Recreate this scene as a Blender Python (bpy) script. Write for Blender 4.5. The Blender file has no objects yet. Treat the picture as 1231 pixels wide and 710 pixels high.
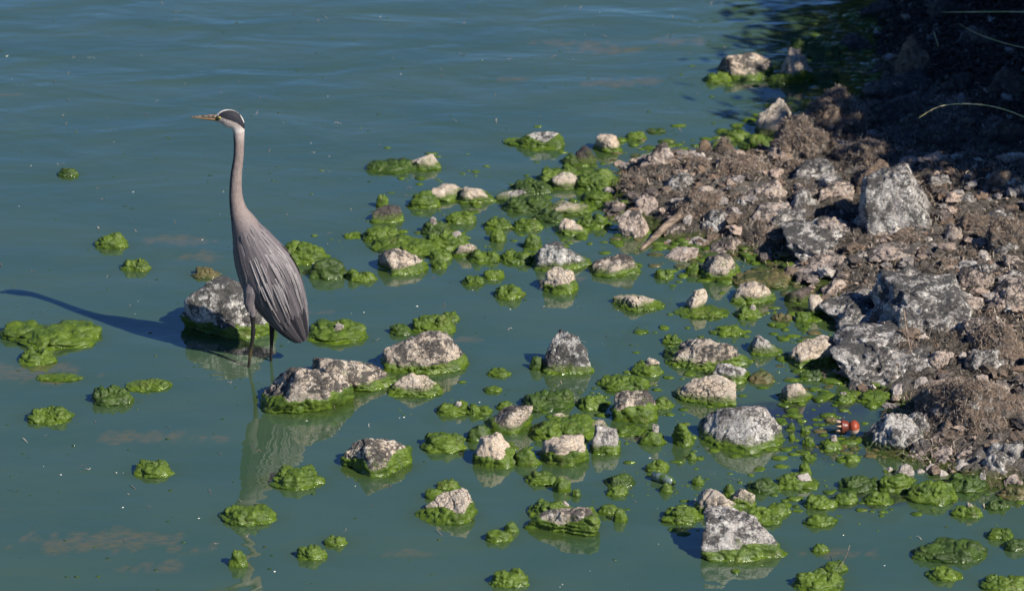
import bpy, bmesh, math, random
import numpy as np
from mathutils import Vector, Matrix
R_ = random.Random(7)
sc = bpy.context.scene
COL = sc.collection

# ------------------------------------------------------------------ camera
PITCH = math.radians(22.0); DIST = 16.0; FPX = 4500.0; PW, PH = 1231.0, 710.0
CAM = np.array([0.0, -DIST*math.cos(PITCH), DIST*math.sin(PITCH)])
FWD = np.array([0.0, math.cos(PITCH), -math.sin(PITCH)])
UPV = np.array([0.0, math.sin(PITCH), math.cos(PITCH)])
def ray(px, py):
    d = FWD + np.array([1.0, 0, 0])*((px-PW/2)/FPX) + UPV*((PH/2-py)/FPX)
    return d/np.linalg.norm(d)
def G(px, py, z=0.0):
    d = ray(px, py); t = (z-CAM[2])/d[2]
    return CAM+d*t
cam = bpy.data.cameras.new("camera"); camo = bpy.data.objects.new("camera", cam); COL.objects.link(camo)
cam.sensor_width = 36.0; cam.lens = 36.0*FPX/PW; cam.clip_start = 0.1; cam.clip_end = 2000
camo.location = CAM; camo.rotation_euler = (math.pi/2-PITCH, 0, 0)
cam.dof.use_dof = True; cam.dof.focus_distance = 14.7; cam.dof.aperture_fstop = 3.4
sc.camera = camo
# ------------------------------------------------------------------ light
YB = float(G(312, 437)[1])                       # the heron stands in this vertical plane
def HP(px, py, y=None):
    d = ray(px, py); t = ((YB if y is None else y)-CAM[1])/d[1]
    return CAM+d*t
head = HP(268, 141); tip = G(14, 351)
SUN = head-tip; SUN = SUN/np.linalg.norm(SUN)    # towards the sun
EL = math.asin(SUN[2]); AZ = math.atan2(SUN[0], SUN[1])
print("sun elevation %.1f azimuth %.1f" % (math.degrees(EL), math.degrees(AZ)))
w = bpy.data.worlds.new("World"); sc.world = w; w.use_nodes = True
nt = w.node_tree; sky = nt.nodes.new("ShaderNodeTexSky"); sky.sky_type = 'NISHITA'; sky.sun_disc = False
sky.sun_elevation = EL; sky.sun_rotation = AZ; sky.altitude = 100; sky.air_density = 1.0; sky.dust_density = 0.1; sky.ozone_density = 3.0
tint = nt.nodes.new("ShaderNodeMix"); tint.data_type = 'RGBA'; tint.blend_type = 'MULTIPLY'; tint.inputs[0].default_value = 1.0; tint.inputs[7].default_value = (0.56, 0.85, 1.28, 1)
nt.links.new(sky.outputs[0], tint.inputs[6]); nt.links.new(tint.outputs[2], nt.nodes["Background"].inputs[0]); nt.nodes["Background"].inputs[1].default_value = 0.053
sl = bpy.data.lights.new("sun", 'SUN'); sl.energy = 5.0; sl.angle = math.radians(0.53); sl.color = (1.0, 0.94, 0.83)
so = bpy.data.objects.new("sun", sl); COL.objects.link(so)
so.rotation_euler = Vector(SUN).to_track_quat('Z', 'Y').to_euler()
sc.view_settings.view_transform = 'Standard'; sc.view_settings.look = 'None'; sc.view_settings.exposure = 0.72; sc.view_settings.gamma = 1.0
sc.cycles.max_bounces = 5; sc.cycles.diffuse_bounces = 2

# ------------------------------------------------------------------ noise
_rs = np.random.RandomState(3)
_perm = np.concatenate([_rs.permutation(256)]*3)
_gr = _rs.normal(size=(256, 3)); _gr /= np.linalg.norm(_gr, axis=1)[:, None]
def perlin(P):
    P = np.asarray(P, float); I = np.floor(P).astype(int); f = P-I; I &= 255
    u = f*f*f*(f*(f*6-15)+10); out = 0
    for dx in (0, 1):
        wx = u[:, 0] if dx else 1-u[:, 0]
        for dy in (0, 1):
            wy = u[:, 1] if dy else 1-u[:, 1]
            for dz in (0, 1):
                wz = u[:, 2] if dz else 1-u[:, 2]
                h = _perm[_perm[_perm[(I[:, 0]+dx) & 255]+((I[:, 1]+dy) & 255)]+((I[:, 2]+dz) & 255)]
                g = _gr[h]
                out = out+wx*wy*wz*(g[:, 0]*(f[:, 0]-dx)+g[:, 1]*(f[:, 1]-dy)+g[:, 2]*(f[:, 2]-dz))
    return out*1.6
def fbm(P, o=4, g=0.5):
    a = 1.0; s = 0; P = np.array(P, float)
    for i in range(o):
        s = s+a*perlin(P); P = P*2.03+17.1; a *= g
    return s
def billow(P, o=3):
    a = 1.0; s = 0; P = np.array(P, float)
    for i in range(o):
        s = s+a*(np.abs(perlin(P))*2-0.5); P = P*2.1+9.3; a *= 0.5
    return s
def sstep(a, b, x):
    t = np.clip((x-a)/(b-a), 0, 1); return t*t*(3-2*t)

# ------------------------------------------------------------------ meshes
def mesh(name, V, F, mat=None, smooth=True, attrs=None):
    me = bpy.data.meshes.new(name); V = np.asarray(V, np.float32); F = np.asarray(F, np.int32)
    n = F.shape[1]
    me.vertices.add(len(V)); me.vertices.foreach_set("co", V.ravel())
    me.loops.add(F.size); me.loops.foreach_set("vertex_index", F.ravel())
    me.polygons.add(len(F)); me.polygons.foreach_set("loop_start", np.arange(0, F.size, n, dtype=np.int32))
    me.polygons.foreach_set("loop_total", np.full(len(F), n, np.int32))
    me.polygons.foreach_set("use_smooth", np.full(len(F), smooth, bool))
    me.update(calc_edges=True)
    for k, v in (attrs or {}).items():
        v = np.asarray(v, np.float32)
        if v.ndim == 1:
            a = me.attributes.new(k, 'FLOAT', 'POINT'); a.data.foreach_set("value", v)
        else:
            a = me.color_attributes.new(k, 'FLOAT_COLOR', 'POINT')
            a.data.foreach_set("color", np.concatenate([v, np.ones((len(v), 1), np.float32)], 1).ravel())
    if mat: me.materials.append(mat)
    return me
def obj(name, me, parent=None, loc=None, rot=None, **props):
    o = bpy.data.objects.new(name, me); COL.objects.link(o)
    if parent: o.parent = parent
    if loc is not None: o.location = loc
    if rot is not None: o.rotation_euler = rot
    for k, v in props.items(): o[k] = v
    return o
_ico = {}
def ico(l):
    if l not in _ico:
        bm = bmesh.new(); bmesh.ops.create_icosphere(bm, subdivisions=l, radius=1.0)
        _ico[l] = (np.array([v.co[:] for v in bm.verts]), np.array([[v.index for v in f.verts] for f in bm.faces])); bm.free()
        V = _ico[l][0]; V /= np.linalg.norm(V, axis=1)[:, None]
    return _ico[l]
def prune(V, F, keep, attrs=None):
    F = F[keep[F].any(1)]; used = np.unique(F); m = np.full(len(V), -1); m[used] = np.arange(len(used))
    return V[used], m[F], used
def join(parts):
    Vs, Fs, n = [], [], 0
    for V, F in parts: Vs.append(V); Fs.append(F+n); n += len(V)
    return np.concatenate(Vs), np.concatenate(Fs)
def tube(pts, rad, seg=8):
    pts = np.array(pts, float); rad = np.array(rad, float); T = np.gradient(pts, axis=0); T /= np.linalg.norm(T, axis=1)[:, None]
    ref = np.array([0.3, 0.9, 0.31]); V = []
    for p, t, r in zip(pts, T, rad):
        a = np.cross(t, ref); a /= np.linalg.norm(a); b = np.cross(t, a)
        for k in range(seg):
            an = 2*math.pi*k/seg; V.append(p+r*(math.cos(an)*a+math.sin(an)*b))
    F = []
    for i in range(len(pts)-1):
        for k in range(seg):
            k2 = (k+1) % seg; F.append([i*seg+k, i*seg+k2, (i+1)*seg+k2, (i+1)*seg+k])
    n = len(V); V.append(pts[0]); V.append(pts[-1])
    for k in range(seg):
        k2 = (k+1) % seg; F.append([n, k2, k, k]); F.append([n+1, (len(pts)-1)*seg+k, (len(pts)-1)*seg+k2, (len(pts)-1)*seg+k2])
    T3 = []
    for f in F:
        T3.append([f[0], f[1], f[2]])
        if f[3] != f[2]: T3.append([f[0], f[2], f[3]])
    return np.array(V), np.array(T3)

# ------------------------------------------------------------------ materials
class NB:
    def __init__(s, name):
        s.m = bpy.data.materials.new(name); s.m.use_nodes = True; s.t = s.m.node_tree; s.N = s.t.nodes; s.L = s.t.links
        s.b = s.N["Principled BSDF"]; s.co = s.N.new("ShaderNodeTexCoord")
        oi = s.N.new("ShaderNodeObjectInfo"); s.rnd = oi.outputs["Random"]
        mul = s.N.new("ShaderNodeVectorMath"); mul.operation = 'SCALE'; mul.inputs[0].default_value = (37, 51, 23); s.L.new(s.rnd, mul.inputs["Scale"])
        ad = s.N.new("ShaderNodeVectorMath"); s.L.new(s.co.outputs["Object"], ad.inputs[0]); s.L.new(mul.outputs[0], ad.inputs[1]); s.P = ad.outputs[0]
        s.xyz = s.N.new("ShaderNodeSeparateXYZ"); s.L.new(s.co.outputs["Object"], s.xyz.inputs[0]); s.Z = s.xyz.outputs[2]
    def put(s, sock, v):
        if isinstance(v, bpy.types.NodeSocket): s.L.new(v, sock)
        else: sock.default_value = v if not (isinstance(v, tuple) and len(v) == 3 and sock.type == 'RGBA') else (*v, 1)
    def scale(s, v, k):
        n = s.N.new("ShaderNodeVectorMath"); n.operation = 'MULTIPLY'; s.put(n.inputs[0], v); n.inputs[1].default_value = k; return n.outputs[0]
    def noise(s, sc_, det=4, rough=0.55, vec=None, dist=0.0):
        n = s.N.new("ShaderNodeTexNoise"); n.inputs["Scale"].default_value = sc_; n.inputs["Detail"].default_value = det
        n.inputs["Roughness"].default_value = rough; n.inputs["Distortion"].default_value = dist; s.L.new(vec or s.P, n.inputs["Vector"]); return n.outputs["Fac"]
    def vor(s, sc_, feat='F1', vec=None):
        n = s.N.new("ShaderNodeTexVoronoi"); n.feature = feat; n.inputs["Scale"].default_value = sc_; s.L.new(vec or s.P, n.inputs["Vector"]); return n.outputs["Distance"]
    def ramp(s, f, a, b, lo=0.0, hi=1.0):
        n = s.N.new("ShaderNodeMapRange"); n.interpolation_type = 'SMOOTHSTEP'; s.put(n.inputs[0], f)
        for i, v in enumerate((a, b, lo, hi)): n.inputs[i+1].default_value = v
        return n.outputs[0]
    def math(s, op, a, b=0.0):
        n = s.N.new("ShaderNodeMath"); n.operation = op; s.put(n.inputs[0], a); s.put(n.inputs[1], b); return n.outputs[0]
    def mix(s, f, a, b, bt='MIX'):
        n = s.N.new("ShaderNodeMix"); n.data_type = 'RGBA'; n.blend_type = bt; s.put(n.inputs[0], f); s.put(n.inputs[6], a); s.put(n.inputs[7], b); return n.outputs[2]
    def bump(s, h, st, d, nrm=None):
        n = s.N.new("ShaderNodeBump"); n.inputs["Strength"].default_value = st; n.inputs["Distance"].default_value = d; s.L.new(h, n.inputs["Height"])
        if nrm: s.L.new(nrm, n.inputs["Normal"])
        return n.outputs[0]
    def attr(s, name):
        n = s.N.new("ShaderNodeAttribute"); n.attribute_name = name; return n
    def nz(s):
        g = s.N.new("ShaderNodeNewGeometry"); x = s.N.new("ShaderNodeSeparateXYZ"); s.L.new(g.outputs["Normal"], x.inputs[0]); return x.outputs[2]
    def out(s, col, rough=0.8, nrm=None, spec=0.4, **k):
        s.put(s.b.inputs["Base Color"], col); s.put(s.b.inputs["Roughness"], rough); s.put(s.b.inputs["Specular IOR Level"], spec)
        if nrm: s.L.new(nrm, s.b.inputs["Normal"])
        for a, v in k.items(): s.put(s.b.inputs[a], v)
        return s.m

def rock_mat(name, base, base2, dark_amt, light_amt, green=True, dark=(0.028, 0.026, 0.026), weed=0.0):
    n = NB(name)
    c = n.mix(n.ramp(n.noise(7, 3), 0.4, 0.62), base, base2)
    c = n.mix(n.math('MULTIPLY', n.rnd, 0.35), c, n.mix(0.5, base2, (0.34, 0.31, 0.29)))
    gr = n.noise(420, 2, 0.7)                                  # crystal grain
    c = n.mix(n.ramp(gr, 0.35, 0.65), n.mix(1.0, c, (0.50, 0.46, 0.45), 'MULTIPLY'), c)
    c = n.mix(n.ramp(n.noise(150, 6, 0.85), 0.53, 0.58, 0, 0.9), c, (0.06, 0.055, 0.055))
    # pale crust
    c = n.mix(n.math('MULTIPLY', n.ramp(n.noise(34, 9, 0.85), 0.52, 0.58), light_amt), c, (0.72, 0.69, 0.63))
    # black lichen crust, more on tops
    m = n.noise(13, 10, 0.82, dist=0.3)
    top = n.math('MULTIPLY', n.nz(), 0.06)
    m = n.math('ADD', m, top)
    c = n.mix(n.math('MULTIPLY', n.ramp(m, 0.60-0.16*dark_amt, 0.66-0.16*dark_amt), 0.9), c, dark)
    vc = n.vor(38, 'DISTANCE_TO_EDGE')
    cm = n.math('MULTIPLY', n.ramp(vc, 0.0, 0.05, 1, 0), n.ramp(n.noise(9, 2), 0.5, 0.6))
    c = n.mix(n.math('MULTIPLY', cm, 0.75), c, (0.03, 0.028, 0.026))
    if weed:
        wv = n.noise(34, 8, 0.85, vec=n.scale(n.P, (1, 1, 1.6)), dist=0.8)
        wc = n.mix(n.ramp(n.noise(160, 4, 0.8), 0.35, 0.65), (0.045, 0.028, 0.02), (0.24, 0.17, 0.12))
        c = n.mix(n.math('MULTIPLY', n.ramp(n.math('ADD', wv, n.math('MULTIPLY', n.nz(), 0.10)), 0.56-0.12*weed, 0.64-0.12*weed), 0.9), c, wc)
    if green:
        z = n.math('ADD', n.Z, n.math('MULTIPLY', n.noise(22, 4), -0.035))
        c = n.mix(n.ramp(z, 0.0, 0.022, 0.9, 0), c, (0.075, 0.11, 0.02))
        c = n.mix(n.ramp(n.math('ADD', n.noise(14, 5, 0.7), n.ramp(n.Z, 0.0, 0.12, 0.12, 0)), 0.64, 0.72, 0, 0.55), c, (0.10, 0.13, 0.035))
    h = n.math('ADD', n.noise(60, 7, 0.75), n.math('MULTIPLY', n.noise(300, 3, 0.7), 0.25))
    h = n.math('SUBTRACT', h, n.math('MULTIPLY', cm, 0.8))
    return n.out(c, n.ramp(n.noise(50, 2), 0.3, 0.7, 0.62, 0.9), n.bump(h, 1.0, 0.011), 0.35)
PINK = (0.69, 0.56, 0.42); PINK2 = (0.61, 0.52, 0.41); GREY = (0.56, 0.545, 0.51); GREYD = (0.22, 0.21, 0.21)
M = {}
M['pink'] = rock_mat('pink_granite', PINK, PINK2, 0.0, 0.35)
M['pinkdark'] = rock_mat('pink_granite_black_crust', PINK, PINK2, 0.62, 0.4)
M['grey'] = rock_mat('grey_granite', GREY, (0.50, 0.46, 0.42), 0.38, 0.6)
M['black'] = rock_mat('grey_stone_black_crust', (0.58, 0.57, 0.53), (0.62, 0.59, 0.54), 0.75, 0.9)
M['brown'] = rock_mat('brown_stone', (0.14, 0.10, 0.075), (0.07, 0.055, 0.045), 0.4, 0.05)
M['bpink'] = rock_mat('dry_pink_stone', (0.60, 0.47, 0.38), (0.50, 0.41, 0.35), 0.5, 0.35, False, weed=0.0)
M['bgrey'] = rock_mat('dry_grey_stone', (0.50, 0.48, 0.45), (0.40, 0.37, 0.34), 0.62, 0.9, False, weed=0.0)
M['bbrown'] = rock_mat('weed_covered_stone', (0.32, 0.25, 0.19), (0.46, 0.43, 0.39), 0.95, 0.6, False, weed=0.6)
M['borange'] = rock_mat('ochre_stone', (0.33, 0.21, 0.12), (0.24, 0.2, 0.17), 0.45, 0.15, False, weed=0.4)
M['bshade'] = rock_mat('shade_darkened_stone', (0.075, 0.055, 0.042), (0.05, 0.042, 0.036), 0.4, 0.12, False)  # for the corner boulders: their shade is put into the base colour
M['bwhite'] = rock_mat('pale_pebble', (0.55, 0.50, 0.45), (0.46, 0.38, 0.33), 0.0, 0.3, False)

def algae_mat(name, a, b, c3, brown=0.0):
    n = NB(name)
    c = n.mix(n.ramp(n.noise(16, 5, 0.65), 0.36, 0.62), a, b)
    c = n.mix(n.ramp(n.noise(55, 4, 0.7), 0.55, 0.72, 0, 0.7), c, c3)
    c = n.mix(n.ramp(n.noise(95, 6, 0.8), 0.54, 0.66, 0, 0.7), c, (0.008, 0.016, 0.003))
    c = n.mix(n.ramp(n.noise(9, 4, 0.7), 0.58-brown*0.2, 0.68-brown*0.2, 0, 0.3+brown), c, (0.09, 0.075, 0.03))
    wet = n.ramp(n.Z, 0.003, 0.016)
    h = n.math('ADD', n.noise(42, 5, 0.6, dist=0.5), n.math('MULTIPLY', n.noise(220, 3), 0.12))
    return n.out(c, n.math('ADD', n.math('MULTIPLY', wet, 0.42), 0.12), n.bump(h, 0.8, 0.008), 0.32)
M['algae'] = algae_mat('wet_green_algae', (0.037, 0.067, 0.006), (0.072, 0.112, 0.009), (0.12, 0.17, 0.02))
M['algae_dark'] = algae_mat('dark_green_algae', (0.018, 0.037, 0.005), (0.038, 0.068, 0.008), (0.07, 0.095, 0.022))
M['algae_brown'] = algae_mat('browning_algae', (0.030, 0.038, 0.012), (0.055, 0.062, 0.016), (0.10, 0.095, 0.04), 0.7)

# ------------------------------------------------------------------ terrain height
SHORE = [(1075, -60), (1050, 40), (1040, 95), (1000, 132), (940, 172), (880, 190), (835, 186), (790, 188), (745, 196), (722, 218), (722, 240), (738, 262), (765, 282),
         (800, 296), (850, 302), (915, 318), (955, 345), (985, 372), (1005, 398), (1012, 425), (1004, 452), (1050, 478), (1068, 492), (1045, 515), (1060, 548), (1110, 568), (1165, 586), (1250, 600), (1320, 640)]
shore = np.array([G(*p)[:2] for p in SHORE])
poly = np.concatenate([shore, [[6, -6], [60, -10], [250, -40], [250, 250], [40, 250], [3.0, 30], [0.5, 22], [2.2, 16.0], [3.0, 12.0]]])
def sdist(X, Y):
    """signed distance to the shoreline, positive on the bank"""
    d = np.full(X.shape, 1e9); ins = np.zeros(X.shape, bool); n = len(poly)
    for i in range(n):
        a, b = poly[i], poly[(i+1) % n]; ab = b-a
        t = np.clip(((X-a[0])*ab[0]+(Y-a[1])*ab[1])/(ab@ab), 0, 1)
        d = np.minimum(d, np.hypot(X-a[0]-t*ab[0], Y-a[1]-t*ab[1]))
        c = ((a[1] > Y) != (b[1] > Y)); x = (b[0]-a[0])*(Y-a[1])/((b[1]-a[1]) or 1e-9)+a[0]
        ins ^= c & (X < x)
    return np.where(ins, d, -d)
def hsm(X, Y):
    d = sdist(np.asarray(X, float), np.asarray(Y, float))
    up = 0.14*(1-np.exp(-np.maximum(d, 0)/0.6))+0.035*np.maximum(d-0.3, 0)+0.05*sstep(0, 0.25, d)
    up = np.minimum(up, 0.9+0.02*np.maximum(d, 0))
    return np.where(d > 0, up, -0.30*(1-np.exp(d/0.35)))-0.012
def hfull(X, Y):
    h = hsm(X, Y); P = np.stack([X, Y, X*0], -1).reshape(-1, 3)
    w = sstep(-0.2, 0.12, sdist(X, Y)).reshape(-1)
    n = (0.022*fbm(P*2.3, 3)+0.013*billow(P*11, 3)+0.017*fbm(P*38, 3, 0.7))*w+0.01*fbm(P*9, 2)*(1-w)
    return h+n.reshape(X.shape)
def place(px, py):
    d = ray(px, py); z = 0.0
    for i in range(14):
        p = CAM+d*((z-CAM[2])/d[2]); z = 0.6*max(0.0, float(hsm(p[0:1], p[1:2])[0]))+0.4*z
    return CAM+d*((z-CAM[2])/d[2])
def axis_coords(lo, hi, step, far):
    c = list(np.arange(lo, hi, step)); a = step; x = lo
    while x > -far: a *= 1.35; x -= a; c.insert(0, x)
    a = step; x = c[-1]
    while x < far: a *= 1.35; x += a; c.append(x)
    return np.array(c)
def grid(xs, ys):
    X, Y = np.meshgrid(xs, ys); n, m = X.shape; i = np.arange(n*m).reshape(n, m)
    F = np.stack([i[:-1, :-1], i[:-1, 1:], i[1:, 1:], i[1:, :-1]], -1).reshape(-1, 4); return X, Y, F
# bank / lake bed: one sheet
n = NB('shore_ground')
fz = n.noise(26, 8, 0.8, dist=1.6)
c = n.mix(n.ramp(fz, 0.34, 0.66), (0.014, 0.011, 0.009), (0.27, 0.235, 0.20))
c = n.mix(n.ramp(n.noise(5, 4, 0.7), 0.5, 0.62, 0, 0.6), c, (0.27, 0.25, 0.235))
c = n.mix(n.ramp(n.noise(150, 4, 0.8), 0.5, 0.62, 0, 0.75), c, (0.03, 0.023, 0.018))
zz = n.math('ADD', n.Z, n.math('MULTIPLY', n.noise(9, 5, 0.7), -0.09))
c = n.mix(n.ramp(zz, -0.03, 0.0, 0.9, 0), c, n.mix(n.ramp(n.noise(20, 4), 0.4, 0.6), (0.05, 0.08, 0.014), (0.11, 0.12, 0.035)))
h = n.math('ADD', n.noise(70, 8, 0.8, dist=1.0), n.math('MULTIPLY', fz, 0.8))
M['ground'] = n.out(c, 0.95, n.bump(h, 1.0, 0.03), 0.1)
xs = axis_coords(0.3, 3.1, 0.014, 240); ys = axis_coords(-2.4, 5.2, 0.016, 240)
X, Y, F = grid(xs, ys); Z = hfull(X, Y)
obj('shore_ground', mesh('shore_ground', np.stack([X, Y, Z], -1).reshape(-1, 3), F, M['ground']), kind='structure')

# ------------------------------------------------------------------ water (tints are collected from what floats)
FOOT = []                                         # (x, y, a, b, strength)
# ------------------------------------------------------------------ labels
LM = []                                           # landmark phrase, px, py
PEND = []                                         # objects waiting for a label
def pend(o, what, px, py): PEND.append((o, what, px, py))

# ------------------------------------------------------------------ stones
def stone_shape(D, seed, a, b, h, taper=0.0, skew=0.0, ang=16.0, rough=1.0, nplanes=15):
    r = np.random.RandomState(seed); Np = r.normal(size=(nplanes, 3)); Np[:, 2] *= 0.9; Np /= np.linalg.norm(Np, axis=1)[:, None]
    hh = r.uniform(0.62, 1.0, nplanes)
    if ang >= 18:                                   # blocky slab: six worn faces and a few broken corners
        B = np.array([[1, 0, .15], [-1, 0, .1], [0, 1, .1], [-.12, -1, .55], [0.05, -.15, 1], [0, 0, -1]])+r.normal(size=(6, 3))*0.13
        Np = np.concatenate([B/np.linalg.norm(B, axis=1)[:, None], Np[:4]]); hh = np.concatenate([r.uniform(0.6, 0.75, 6), r.uniform(0.8, 0.95, 4)])
    v = np.maximum(D@Np.T, 0)/hh; rad = 1.0/np.maximum((v**ang).sum(1)**(1/ang), 0.72)
    off = r.uniform(0, 200, 3)
    rad = rad*(1+0.10*rough*fbm(D*1.6+off, 3)+0.055*rough*(0.35-np.abs(perlin(D*4+off))))
    V = D*rad[:, None]; m = V[:, 2] > -0.25
    for k in (0, 1):
        lo, hi = V[m, k].min(), V[m, k].max(); V[:, k] = (V[:, k]-(lo+hi)/2)/((hi-lo)/2)
    V[:, 2] = np.where(V[:, 2] > 0, 1-np.maximum(1-V[:, 2]/V[:, 2].max(), 0)**(1.35 if taper < 0.42 else 1.0), V[:, 2]*0.8)
    zn = np.clip(V[:, 2], 0, 1)
    zt = zn**1.6; V[:, 0] = V[:, 0]*(1-taper*zt)+skew*zn; V[:, 1] *= (1-0.4*taper*zt)
    m = V[:, 2] > 0; lo, hi = V[m, 0].min(), V[m, 0].max(); V[:, 0] = np.clip((V[:, 0]-(lo+hi)/2)/((hi-lo)/2), -1.3, 1.3)
    V = V*np.array([a, b, h])
    V[:, 2] = np.where(V[:, 2] < 0, np.maximum(V[:, 2]*0.6, -0.12), V[:, 2])
    W = V+off
    q = fbm(W*11, 4, 0.55)*0.008-0.007*np.exp(-(perlin(W*13)/0.05)**2)+(0.3-np.abs(perlin(W*28)))*0.006+(0.3-np.abs(perlin(W*np.array([70, 70, 95]))))*0.004+perlin(W*150)*0.0018
    if ang >= 18: q = q+0.009*(0.35-np.abs(perlin(W*np.array([7, 7, 42]))))+0.005*(0.3-np.abs(perlin(W*np.array([22, 22, 90]))))
    q = q*min(1.0, (a+h)/0.16)*rough
    return V+D*q[:, None]
SIZES = {}
def fit(x0, yt, x1, yb, flat=0.36, lim=0.42):
    """pixel box of the part above water -> base point, half width, half depth, height"""
    base = place((x0+x1)/2, yb); s = FPX/np.linalg.norm(base-CAM); sp, cp = math.sin(PITCH), math.cos(PITCH)
    W = (x1-x0)/s; H = (yb-yt)/s; a = W/2; b = min(W*flat, lim*H/sp); Hr = H-b*sp
    h = math.sqrt(max(Hr*Hr-(b*sp)**2, (0.22*H)**2))/cp
    return base+np.array([0, b, 0]), a, b, h
BANKPTS = []
def stone(x0, yt, x1, yb, mat='pink', skirt=0.0, taper=0.25, skew=0.0, name=None, label=None, lm=None, what=None, ang=17, rough=1.0, flat=0.36, amat='algae', seed=None, sink=0.0, tilt=None):
    seed = seed or int(x0*7+yt*13)
    bank = mat.startswith('b') and mat not in ('brown', 'black')
    lie = bank and x1-x0 > 60 and not (label and 'great' in label)      # bank slabs lie flat
    c, a, b, h = fit(x0, yt, x1, yb, 0.62 if lie else flat, 0.465 if lie else 0.42); px = x1-x0
    lv = 6 if px > 62 else (5 if px > 26 else 4)
    if bank and yt < 150: lv = min(lv, 5)
    D, F = ico(lv); rough = rough*(1.8 if mat == 'bbrown' else (1.35 if bank else 1.0)); V = stone_shape(D, seed, a*(0.95 if skirt else 1), b, h, taper, skew, ang, rough)
    nm = name or ('boulder' if px > 60 else 'stone')
    loc = c.copy(); loc[2] -= (0.012 if bank else 0.0)+sink
    V2, F2, _ = prune(V, F, V[:, 2] > -0.07)
    o = obj(nm, mesh(nm, V2, F2, M[mat]), loc=loc, category='rock', group='stones on the weedy bank' if bank else 'stones standing in the green water')
    if skirt:
        D, F = ico(6 if px > 62 else 5); V = stone_shape(D, seed, a*0.95, b, h, taper, skew, ang, rough)
        P = V*1.0+seed*0.37; O = D*np.array([1, 1, 0.25]); O /= np.linalg.norm(O, axis=1)[:, None]
        hs = (skirt*h*0.95+0.006)*(1+0.55*fbm(P*np.array([9, 9, 2]), 3)) + 0.22*a*skirt*V[:, 0]/a
        T = min(0.007, 0.06*a+0.002)
        t = sstep(0.0, 0.007, hs-V[:, 2])
        fold = 0.0018*np.sin(P[:, 2]*380+4*perlin(P*11))+billow(P*np.array([14, 14, 34]), 2)*0.0040+np.abs(perlin(P*np.array([42, 42, 16])))*0.004-0.004*np.exp(-(perlin(P*np.array([30, 30, 50]))/0.08)**2)
        lip = 0.003*sstep(0.012, 0.0, V[:, 2]) - 0.004*np.exp(-((V[:, 2]-0.016)/0.005)**2)
        k = t*(T+fold+lip)-(1-t)*0.014
        V = V+O*k[:, None]
        V2, F2, u = prune(V, F, (t > 0.01) & (V[:, 2] > -0.05))
        obj('algae_skirt', mesh('algae_skirt', V2, F2, M[amat]), parent=o)
    if not bank: FOOT.append((c[0], c[1], a, b, 1.0))
    for u in np.linspace(x0, x1, max(2, int(px/20))): BANKPTS.append((u, (yt+yb)/2)); BANKPTS.append((u, yb-3))
    cx, cy = (x0+x1)/2, (yt+yb)/2
    if lm: LM.append((lm, cx, cy))
    if label: o['label'] = label
    else:
        sz = 'small' if px < 30 else ('medium sized' if px < 60 else 'large')
        tone = {'pink': 'pinkish', 'pinkdark': 'pink and black', 'grey': 'grey', 'black': 'black crusted', 'brown': 'dark brown', 'bpink': 'dry pinkish', 'bgrey': 'dry grey', 'bbrown': 'brown weedy', 'borange': 'ochre brown', 'bshade': 'dark', 'bwhite': 'pale'}[mat]
        pend(o, what or (sz+' '+tone+' stone'+(' with algae skirt' if skirt else '')), cx, cy)
    return o
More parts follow.
